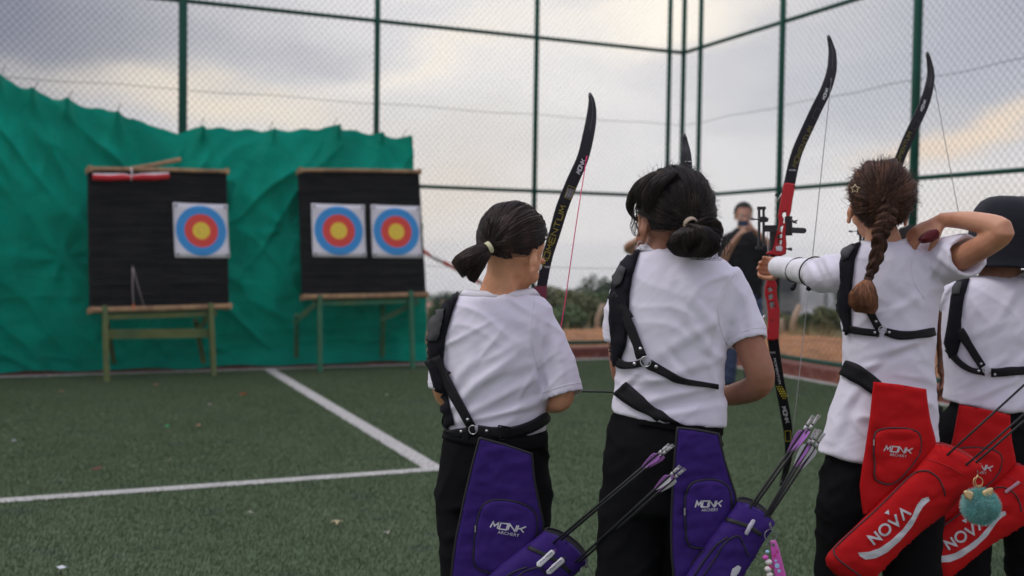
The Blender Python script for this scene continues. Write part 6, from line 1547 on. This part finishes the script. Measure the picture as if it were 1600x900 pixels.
# ================================================================== QUIVERS
M_pur = mat('purple_nylon', (.036, .014, .14), .6, .12, 7, .0006, 700, spec=.12); M_redn = mat('red_nylon', (.50, .008, .010), .65, .1, 7, .0006, 700, spec=.1)
M_pipe = mat('black_piping', (.012, .012, .015), .55, .2, 30); M_zip = mat('dark_zip', (.05, .025, .03), .5, .2, 60); M_redpipe = mat('red_piping', (.42, .012, .015), .5, .1); M_silver = mat('silver_print', (.55, .55, .57), .45, .06, 30)
M_rimi = mat('quiver_inside', (.008, .007, .012), .8, .2)
def xf(T, pts): return [tuple(T @ np.array((p[0], p[1], 1.))) for p in pts]
def fit(src, dst):
    A = np.array([(x, y, 1.) for x, y in src]); return np.linalg.lstsq(A, np.array(dst, float), rcond=None)[0].T
def shift(fn, k): return lambda u, v: ((lambda q: (q[0]+q[1]*k, q[1]))(fn(u, v)))
def quiver(label, anchor, nrm, T, G_, m, m_edge, m_zip, kind, tree_d):
    t = thing('quiver', W(*anchor), label, 'quiver', 'hip quivers')
    fn = on_plane(W(*anchor), nrm)
    pn = patch(xf(T, G_['panel']), fn, .004, 9, 4., .006, wr=.0035, ws=26., seed=len(label)); pm = pn.mesh(); pt = bvh(pm); po = link('hip_panel', pm, m, t)
    if m_edge: pipe(resample(xf(T, G_['panel']), 6), shift(fn, .004), .0030, lift=.002, n=8).build('edge_binding', m_edge, po, True)
    tf = shift(fn, .008)
    tb_ = patch(xf(T, G_['tube']), tf, .030, 34, 4., .012, wr=.005, ws=24., seed=len(label)+3); tm_ = tb_.mesh(); tt_ = bvh(tm_); to = link('arrow_tube', tm_, m, t)
    dd = anchor[2]; ft = on_tree(tt_, dd, 0.); fp = on_tree(pt, dd, 0.)
    # mouth of the tube with the dark inside
    r = xf(T, G_['rim']); P_ = [Vector(ft(x, y)[0]) for x, y in bezpath(r, 5)]
    MB().tube(P_, .0032, 8).build('mouth_binding', m_edge or M_redpipe, to, True)
    ux_ = (P_[-1]-P_[0]).normalized(); mid = (P_[0]+P_[-1])/2+_F*.008; L_ = (P_[-1]-P_[0]).length/2; q = np.array(xf(T, G_['axis'])[0])-np.array(xf(T, G_['axis'])[1])
    upd = (_R*q[0]-_U*q[1]).normalized()
    el = [mid+ux_*L_*.97*math.cos(a)+(_F*.030+upd*.016)*math.sin(a) for a in [2*math.pi*i/28 for i in range(28)]]
    MB().add(el+[mid-upd*.0], [(i, (i+1) % 28, 28) for i in range(28)]).build('mouth', M_rimi, to)
    MB().tube(el+[el[0]], .0025, 6, False).build('mouth_binding', m_edge or M_redpipe, to, True)
    # zipped pocket on the panel
    pk = xf(T, closedpath(G_['pocket'], 5)); pf = shift(fp, .001)
    pk_m = patch(pk, pf, .005, 8, 4., .003, wr=.0015, ws=20., seed=5).mesh(); pkt = bvh(pk_m); ko = link('zip_pocket', pk_m, m, po)
    MB_ = pipe(pk, fp, .0024, lift=.0045, n=6).build('zip', m_zip, ko, True)
    zx, zy = xf(T, [G_['pull']])[0]; zp, zn = hit(pt, zx, zy, dd, .008); MB().box(zp, _R*.0016, _F*.0012, _U*.008).build('zip_pull', M_metal, ko)
    fk = on_tree(pkt, dd, 0.)
    l0, l1, lh = xf(T, [G_['logo'][0]])[0], xf(T, [G_['logo'][1]])[0], G_['logo'][2]
    stroked('MONK', fk, l0, l1, lh, lh*.22, .22, .22).build('lettering', M_silver, ko)
    l0, l1, lh = xf(T, [G_['sub'][0]])[0], xf(T, [G_['sub'][1]])[0], G_['sub'][2]
    letter('ARCHERY', fk, l0, l1, lh).build('lettering', M_silver, ko)
    # seams and zip of the tube
    for ln in G_['seams']:
        pth = bezpath(xf(T, ln[1]), 6); MB().tube([Vector(ft(x, y)[0])+ft(x, y)[1]*.001 for x, y in pth], ln[0], 7).build('zip' if ln[2] == 'zip' else 'seam', m_zip if ln[2] == 'zip' else (m_edge or M_redpipe), to, True)
    for ln in G_['webs']: ribbon(tt_, xf(T, ln[1]), ln[0], dd, .001, .001, 5, 3).build('webbing_band', M_pipe, to, True)
    return t, po, to, ft, fn, tt_
def cq(pts): return [(1280+x/2.81, 580+y/2.81) for x, y in pts]
QR = dict(panel=cq([(238, 46), (350, 58), (466, 78), (474, 150), (484, 210), (500, 270), (512, 322), (500, 360), (440, 420), (330, 520), (230, 610), (192, 628), (184, 570), (177, 500), (188, 420), (200, 350), (213, 260), (222, 200), (230, 120)]),
          tube=cq([(478, 348), (500, 320), (545, 322), (590, 338), (640, 366), (698, 404), (690, 430), (650, 480), (608, 540), (556, 606), (500, 648), (430, 700), (350, 775), (290, 840), (225, 905), (190, 906), (120, 905), (60, 885), (28, 850), (22, 820), (34, 795), (80, 745), (140, 690), (190, 640), (240, 590), (330, 500), (400, 440)]),
          rim=cq([(505, 322), (560, 330), (620, 355), (698, 404)]), axis=cq([(600, 360), (100, 850)]),
          pocket=cq([(238, 300), (252, 262), (300, 250), (360, 250), (420, 262), (443, 290), (442, 345), (425, 385), (385, 435), (340, 480), (300, 496), (262, 486), (242, 468), (240, 420), (238, 360)]), pull=cq([(234, 312)])[0],
          logo=(cq([(284, 350)])[0], cq([(402, 361)])[0], 8.4), sub=(cq([(308, 371)])[0], cq([(382, 379)])[0], 4.2),
          seams=[(.0022, cq([(182, 898), (120, 855), (78, 820), (66, 795), (74, 772), (150, 700), (250, 610), (340, 520), (400, 462), (440, 440), (480, 440), (520, 468), (545, 515), (552, 548)]), 'zip'), (.0010, cq([(470, 385), (520, 400), (580, 425), (636, 460)]), 'seam')], webs=[])
Tid = np.array([[1, 0, 0], [0, 1, 0.]])
M_q3 = quiver('nearer red hip quiver, worn by the braided girl, with big silver lettering', (1410, 700, D3-.135), (.05, -1, .03), Tid, QR, M_redn, None, M_zip, 'r', D3)
def nova(T, ft, to):
    u = lambda p: xf(T, [p])[0]
    sc = abs(T[0][0])
    a, b = cq([(243, 760)])[0], cq([(402, 628)])[0]
    a, b = np.array(u(a)), np.array(u(b)); L = b-a; un = L/np.linalg.norm(L); upv_ = np.array((un[1], -un[0])); h = 15.8*sc; tk = 3.5*sc; n = np.linalg.norm(L)
    for ch, s, w_ in (('N', .0, .17), ('o', .245, .235), ('V', .54, .20), ('A', .80, .20)):
        stroked(ch, ft, a+un*n*s, a+un*n*(s+w_), h, tk, lift=.003).build('lettering', M_silver, to)
    p0 = a+un*n*.64+upv_*h*1.75; tri = [p0-un*4.2*sc, p0+un*4.2*sc, p0-upv_*7*sc]
    V = [ft(*q)[0]+ft(*q)[1]*.003 for q in tri]; MB().add(V, [(0, 1, 2)]).build('lettering', M_silver, to)
    sw = [(1084+x/3.1, 610+y/3.1) for x, y in ((795, 786), (803, 803), (830, 818), (880, 812), (935, 782), (1000, 724), (1058, 655), (1088, 598), (1108, 564), (1143, 532), (1136, 515), (1105, 524), (1080, 555), (1056, 612), (1012, 672), (960, 722), (900, 764), (850, 781))]
    sw = xf(T, sw); patch(resample(sw, 5), lambda x, y: (ft(x, y)[0]+ft(x, y)[1]*.0012, ft(x, y)[1]), .0, 5, 2.5, .0012).build('swoosh', M_silver, to)
nova(Tid, M_q3[3], M_q3[2])
T4m = fit([(1365.4, 597), (1445.5, 607.8), (1367, 841), (1530, 724)], [(1498.5, 633.6), (1577.7, 646.8), (1485, 850), (1650, 758)])
q4 = quiver('red hip quiver at the right edge, partly hidden behind the other red quiver', (1540, 740, D4-.135), (.05, -1, .03), T4m, QR, M_redn, None, M_zip, 'r', D4)
nova(T4m, q4[3], q4[2])
def c2(pts): return [(1030+x/3.463, 640+y/3.463) for x, y in pts]
QP = dict(panel=c2([(95, 97), (200, 108), (318, 130), (330, 190), (348, 270), (376, 360), (408, 460), (410, 492), (395, 520), (330, 640), (260, 760), (190, 850), (120, 960), (76, 960), (74, 880), (66, 800), (62, 700), (62, 600), (68, 470), (72, 380), (82, 240)]),
          tube=c2([(395, 520), (415, 492), (470, 502), (545, 538), (606, 592), (612, 606), (560, 690), (500, 790), (430, 905), (360, 1010), (300, 1100), (230, 1130), (150, 1110), (110, 1060), (100, 990), (130, 905), (190, 800), (260, 690), (330, 600)]),
          rim=c2([(412, 492), (470, 502), (545, 538), (608, 594)]), axis=c2([(510, 540), (200, 1050)]),
          pocket=c2([(140, 470), (152, 425), (185, 392), (240, 380), (300, 380), (350, 398), (380, 440), (386, 500), (378, 555), (345, 630), (300, 700), (250, 742), (205, 748), (165, 735), (145, 690), (138, 600), (136, 530)]), pull=c2([(134, 545)])[0],
          logo=(c2([(194, 528)])[0], c2([(334, 524)])[0], 9.6), sub=(c2([(228, 551)])[0], c2([(318, 549)])[0], 4.6),
          seams=[(.0018, c2([(240, 900), (300, 810), (350, 730), (390, 695), (430, 684), (452, 720), (470, 770), (486, 795)]), 'zip'), (.0022, c2([(190, 900), (250, 810), (310, 735), (370, 690)]), 'seam'), (.0018, c2([(140, 895), (190, 820), (240, 765)]), 'seam')],
          webs=[(6.5, c2([(362, 594), (420, 610), (490, 636), (552, 680)]))])
q2 = quiver('purple hip quiver of the girl with the bun, pink key strap on it', (1110, 760, D2-.140), (.08, -1, .03), Tid, QP, M_pur, M_pipe, M_pipe, 'p', D2)
T1m = fit([(1057, 668), (1122, 677.5), (1149, 783), (1205, 810), (1148, 773), (1087.6, 787)], [(744, 687.5), (837, 705.5), (841, 829), (918, 873), (847, 814), (775, 817)])
q1 = quiver('purple hip quiver of the ponytailed girl, with two white name tags tucked in', (790, 780, D1-.150), (.02, -1, .03), T1m, QP, M_pur, M_pipe, M_pipe, 'p', D1)
# white lettering swoosh low on the second quiver, pens and name tags tucked into the bands
patch(c2([(385, 895), (395, 862), (425, 842), (442, 852), (430, 880), (410, 905), (395, 912)]), lambda x, y: (q2[3](x, y)[0]+q2[3](x, y)[1]*.0005, q2[3](x, y)[1]), 0., 5, 3., .0012).build('swoosh', M_silver, q2[2])
def tagpen(q, a, b, w_, m, m2, label, txt=None, nm='name_tag'):
    ft = q[3]; a = np.array(a, float); b = np.array(b, float); un = (b-a)/np.linalg.norm(b-a); nn = np.array((-un[1], un[0]))
    p0 = W(a[0], a[1], 2.4); t = thing(nm, ft(*a)[0], label, 'tag' if 'tag' in nm else 'pen')
    poly = [a+nn*w_/2, a+un*1-nn*0+nn*w_/2, b-un*1.5+nn*w_/2, b+nn*w_*.25, b-nn*w_*.25, b-un*1.5-nn*w_/2, a-nn*w_/2, a-un*w_*.35-nn*w_*.2, a-un*w_*.35+nn*w_*.2]
    f2 = lambda x, y: (ft(x, y)[0]+ft(x, y)[1]*.003, ft(x, y)[1])
    body_ = patch([tuple(v) for v in poly], f2, .001, 2, 2.5, .002); bm_ = body_.mesh(); bt_ = bvh(bm_); link('tag_body', bm_, m, t)
    if m2: patch([tuple(b+nn*w_*.22), tuple(b+un*4+nn*w_*.22), tuple(b+un*4-nn*w_*.22), tuple(b-nn*w_*.22)], f2, .0005, 2, 2, .002).build('tag_end', m2, t)
    if txt:
        fb = on_tree(bt_, 2.5, 0.); s = a+un*3.5-nn*0; s = s+nn*1.0
        letter(txt, fb, s, s+un*(np.linalg.norm(b-a)-7), 2.6, lift=.0008).build('handwriting', mat('blue_ink', (.05, .06, .15), .6), t)
M_tagw = mat('white_plastic', (.66, .65, .67), .45, .05); M_tagp = mat('purple_plastic', (.12, .03, .22), .4)
tagpen(q1, (842, 882), (865, 861), 9, M_tagw, M_tagp, 'upper white name tag with handwriting on the first purple quiver', 'name')
tagpen(q1, (857, 893), (880, 873), 9, M_tagw, mat('dark_plastic', (.02, .02, .03), .5), 'lower white name tag beside the other one on the first purple quiver', 'name')
tagpen(q2, (1166, 833), (1177, 812), 6.5, mat('clear_plastic', (.42, .40, .48), .25), None, 'grey translucent pen clipped to the second purple quiver', None, 'pen')
tagpen(q4, (1571, 769), (1592, 753), 5, mat('clear_plastic2', (.45, .25, .30), .25), None, 'translucent pen clipped to the quiver at the right edge', None, 'pen')

# ================================================================== ARROWS
M_carb = mat('carbon', (.014, .014, .016), .4, .15, 30, spec=.3); M_vp = mat('purple_vane', (.50, .20, .62), .5, .1); M_vw = mat('white_vane', (.72, .70, .74), .5, .05); M_nock = mat('silver_nock', (.62, .60, .62), .25, .1, metal=.3)
def arrow(a, da, b, db, label, rot=0., length=.66, cols=(0, 1, 1), group='arrows in the quivers'):
    """a: where it leaves the quiver, b: its nock end"""
    B = W(b[0], b[1], db); A = W(a[0], a[1], da); d = (B-A).normalized(); S = B-d*length
    t = thing('arrow', A, label, 'arrow', group)
    MB().tube([S, B-d*.012], .0029, 10).build('shaft', M_carb, t, True); MB().tube([S-d*.02, S-d*.004, S], [.0005, .003, .003], 8).build('point', M_metal, t, True)
    MB().tube([B-d*.016, B-d*.012, B-d*.002], [.0031, .0036, .0034], 10).box(B+d.cross(_F).normalized()*.0022+d*.003, d.cross(_F).normalized()*.0009, _F*.0028, d*.005).box(B-d.cross(_F).normalized()*.0022+d*.003, d.cross(_F).normalized()*.0009, _F*.0028, d*.005).build('nock', M_nock, t, False)
    MB().tube([B-d*.03, B-d*.020], .0033, 10).build('collar', M_nock, t, True)
    x = d.orthogonal().normalized(); y = d.cross(x)
    for k in range(3):
        an = rot+k*2*math.pi/3; v = x*math.cos(an)+y*math.sin(an); w_ = d.cross(v).normalized()*.0006
        e0 = B-d*.034; pr = [(0, .0025), (.003, .009), (.012, .0105), (.030, .0085), (.046, .0055), (.060, .0025)]
        top_ = [e0-d*s+v*h for s, h in pr]; bot_ = [e0-d*s+v*.002 for s, h in pr]; n_ = len(pr); V = [p+w_ for p in top_]+[p+w_ for p in bot_]+[p-w_ for p in top_]+[p-w_ for p in bot_]
        F2 = []
        for i in range(n_-1): F2 += [(i, i+1, n_+i+1, n_+i), (2*n_+i, 3*n_+i, 3*n_+i+1, 2*n_+i+1), (i, 2*n_+i, 2*n_+i+1, i+1)]
        vo = MB().add(V, F2).build('vane', (M_vw, M_vp)[cols[k]], t)
    return t
arrow((877, 838), D1-.21, (1043, 697), D1-.48, 'upper arrow of the first purple quiver, white vane above a purple one', .4)
arrow((881, 840), D1-.18, (1049, 698), D1-.47, 'arrow just under the uppermost one in the first purple quiver', 1.6, cols=(1, 1, 0))
arrow((915, 864), D1-.22, (1060, 731), D1-.48, 'third arrow of the first purple quiver, purple vane on top', 2.4, cols=(1, 0, 1))
arrow((918, 868), D1-.21, (1067, 735), D1-.47, 'lowest arrow of the first purple quiver, white vane below', .9, cols=(1, 1, 0))
arrow((1176, 787), D2-.17, (1268, 654), D2-.26, 'upper arrow of the second purple quiver with nock beside the red bow\'s limb', .5, cols=(0, 1, 1))
arrow((1180, 789), D2-.15, (1277, 653), D2-.24, 'arrow right beside the upper one in the second purple quiver, purple vane', 2.0, cols=(1, 1, 0))
arrow((1199, 800), D2-.17, (1273, 675), D2-.25, 'left of the three lower arrows in the second purple quiver, white vanes', .2, cols=(0, 0, 1))
arrow((1201, 802), D2-.16, (1279, 676), D2-.24, 'middle of the three lower arrows in the second purple quiver', 1.4, cols=(0, 1, 0))
arrow((1204, 804), D2-.15, (1285, 681), D2-.23, 'right of the three lower arrows in the second purple quiver, purple vane', 2.7, cols=(1, 0, 1))
arrow((1490, 702), D3-.18, (1650, 556), D3-.30, 'single upper arrow of the nearest red quiver, purple vane at the picture edge', .6, cols=(1, 1, 1))
arrow((1522, 716), D3-.18, (1676, 580), D3-.30, 'arrow of the nearest red quiver, upper one of the close pair', 1.4, cols=(1, 1, 0))
arrow((1527, 721), D3-.16, (1680, 588), D3-.28, 'arrow of the nearest red quiver, lower one of the close pair', 2.2, cols=(1, 0, 1))
# nocked arrow of archer one seen between the two girls
A_, B_ = W(972, 613, DB1+.05), W(800, 609, DB1-.12); d_ = (A_-B_).normalized()
t = thing('arrow', B_, 'arrow held level by the ponytailed girl, its tip reaching behind the other girl', 'arrow')
MB().tube([B_, A_], .0028, 8).build('shaft', M_carb, t, True); MB().tube([A_, A_+d_*.012, A_+d_*.03], [.003, .003, .0005], 8).build('point', M_metal, t, True); MB().tube([B_-d_*.012, B_], .0035, 8).build('nock', M_nock, t)

# ================================================================== KEY RINGS AND CHARMS
M_brass = mat('brass', (.62, .45, .22), .3, .05, metal=.9); M_keyr = mat('dark_nickel', (.20, .20, .21), .3, .05, metal=.9)
def kring(c, r, n_, m, parent, th=.0011, name='ring'):
    q = Vector(n_).normalized().to_track_quat('Z', 'Y').to_matrix()
    return MB().tube([Vector(c)+q @ Vector((r*math.cos(a), r*math.sin(a), 0)) for a in [2*math.pi*i/20 for i in range(21)]], th, 7, False).build(name, m, parent, True)
dk = D2-.19
t = thing('key_strap', W(1204, 818, dk), 'pink printed key strap with beads on a ring under the second purple quiver', 'keychain')
kring(W(1204, 822, dk), .0085, (.9, -.4, .1), M_keyr, t); kring(W(1204, 837, dk), .0135, (.1, -1, .2), M_keyr, t)
M_pk = mat('pink_vinyl', (.58, .09, .42), .35, .08, 20, coat=.3); M_pk2 = mat('pale_bead', (.72, .66, .64), .4); M_pk3 = mat('deep_pink', (.5, .03, .2), .4); M_blb = mat('pale_blue', (.35, .55, .75), .4)
sp_ = patch([(1203, 845), (1211, 843), (1215, 852), (1222, 878), (1229, 905), (1231, 925), (1219, 929), (1211, 905), (1206, 876)], on_plane(W(1214, 880, dk), (.15, -1, .1)), .002, 4, 3., .003); spm = sp_.mesh(); spt = bvh(spm); so_ = link('strap', spm, M_pk, t)
fs_ = on_tree(spt, dk, 0.)
for x, y, r_, m_ in ((1208, 851, .004, M_keyr), (1210, 868, .0035, M_pk3), (1214, 884, .006, M_blb), (1212, 876, .003, M_blb), (1217, 892, .004, M_blb), (1219, 905, .0045, M_pk3), (1214, 862, .003, M_pk3)):
    p, n_ = fs_(x, y); MB().lathe([(r_, 0), (r_, .0006), (.0001, .0008)], p+n_*.0006, 6, n_).build('printed_dot', m_, so_)
for i, (x, y, r_, m_) in enumerate(((1199, 852, .0025, M_keyr), (1199, 862, .0045, M_blb), (1196, 871, .007, M_pk), (1201, 878, .008, M_pk2), (1204, 886, .006, M_pk3), (1200, 889, .008, M_pk2), (1203, 898, .0075, M_pk2), (1198, 906, .009, M_pk2), (1205, 913, .006, M_pk))):
    p = W(x, y, dk-.005); MB().ell(p, (r_, r_*.8, r_*.8), nu=12, nv=8).build('bead', m_, t, True)
MB().tube([W(1203, 846, dk), W(1199, 855, dk), W(1201, 880, dk), W(1200, 910, dk)], .0008, 5).build('bead_cord', M_keyr, t)
# small ring on the first quiver
d1_ = D1-.20
t = thing('key_ring', W(917, 874, d1_), 'small steel key ring hanging from the mouth of the first purple quiver', 'key ring')
kring(W(917, 876, d1_), .007, (.9, -.4, .1), M_keyr, t); kring(W(915, 893, d1_), .013, (.3, -1, .5), M_keyr, t); MB().tube([W(917, 879, d1_), W(916, 884, d1_), W(915, 887, d1_)], .003, 7).build('clasp', M_keyr, t, True)
# mint pompom
dp = D3-.22
t = thing('pompom_charm', W(1528, 730, dp), 'fluffy mint green pompom charm with gold ears, hanging from the nearest red quiver', 'keychain')
M_mint = mat('mint_fluff', (.16, .50, .46), .9, .2, 60, col2=(.30, .60, .56), c2s=20, sheen=.3)
kring(W(1527.5, 738, dp), .0045, (.9, -.3, .1), M_keyr, t, .0009); kring(W(1528, 753, dp), .013, (.1, -1, .1), M_brass, t, .0013, 'clasp_ring')
MB().tube([W(1528, 741, dp), W(1526, 746, dp), W(1523, 752, dp), W(1526, 759, dp), W(1532, 758, dp)], .0016, 7).build('clasp', M_brass, t, True)
for i in range(4): kring(W(1530, 762+i*3.2, dp), .0036, (1, -.3, 0) if i % 2 else (.2, -1, 0), M_brass, t, .0008, 'chain_link')
pc = W(1532, 791, dp); pr_ = .044
pb_ = MB().ell(pc, (pr_*.8, pr_*.8, pr_*.8)).build('pompom', M_mint, t, True)
rg = random.Random(4); st = []
for _ in range(5200):
    u = Vector((rg.gauss(0, 1), rg.gauss(0, 1), rg.gauss(0, 1))).normalized(); L_ = pr_*rg.uniform(.95, 1.16); v = (u+Vector((rg.gauss(0, .25), rg.gauss(0, .25), rg.gauss(0, .25)-.15))).normalized()
    st.append([pc+u*pr_*.7, pc+u*L_*.9, pc+u*L_*.9+v*pr_*.16])
link('fluff', strands(st, .00055), M_mint, pb_)
M_glit = mat('gold_glitter', (.60, .44, .22), .45, .4, 300, metal=.4)
for s, pts in ((-1, [(1505, 768), (1512, 766), (1520, 771), (1516, 781), (1508, 778)]), (1, [(1550, 762), (1541, 764), (1534, 769), (1539, 778), (1549, 773)])):
    patch(resample(closedpath(pts, 3), 2), on_plane(W(1530, 770, dp-.02), (0, -1, .1)), .003, 3, 2., .004).build('ear', M_glit, t, True)
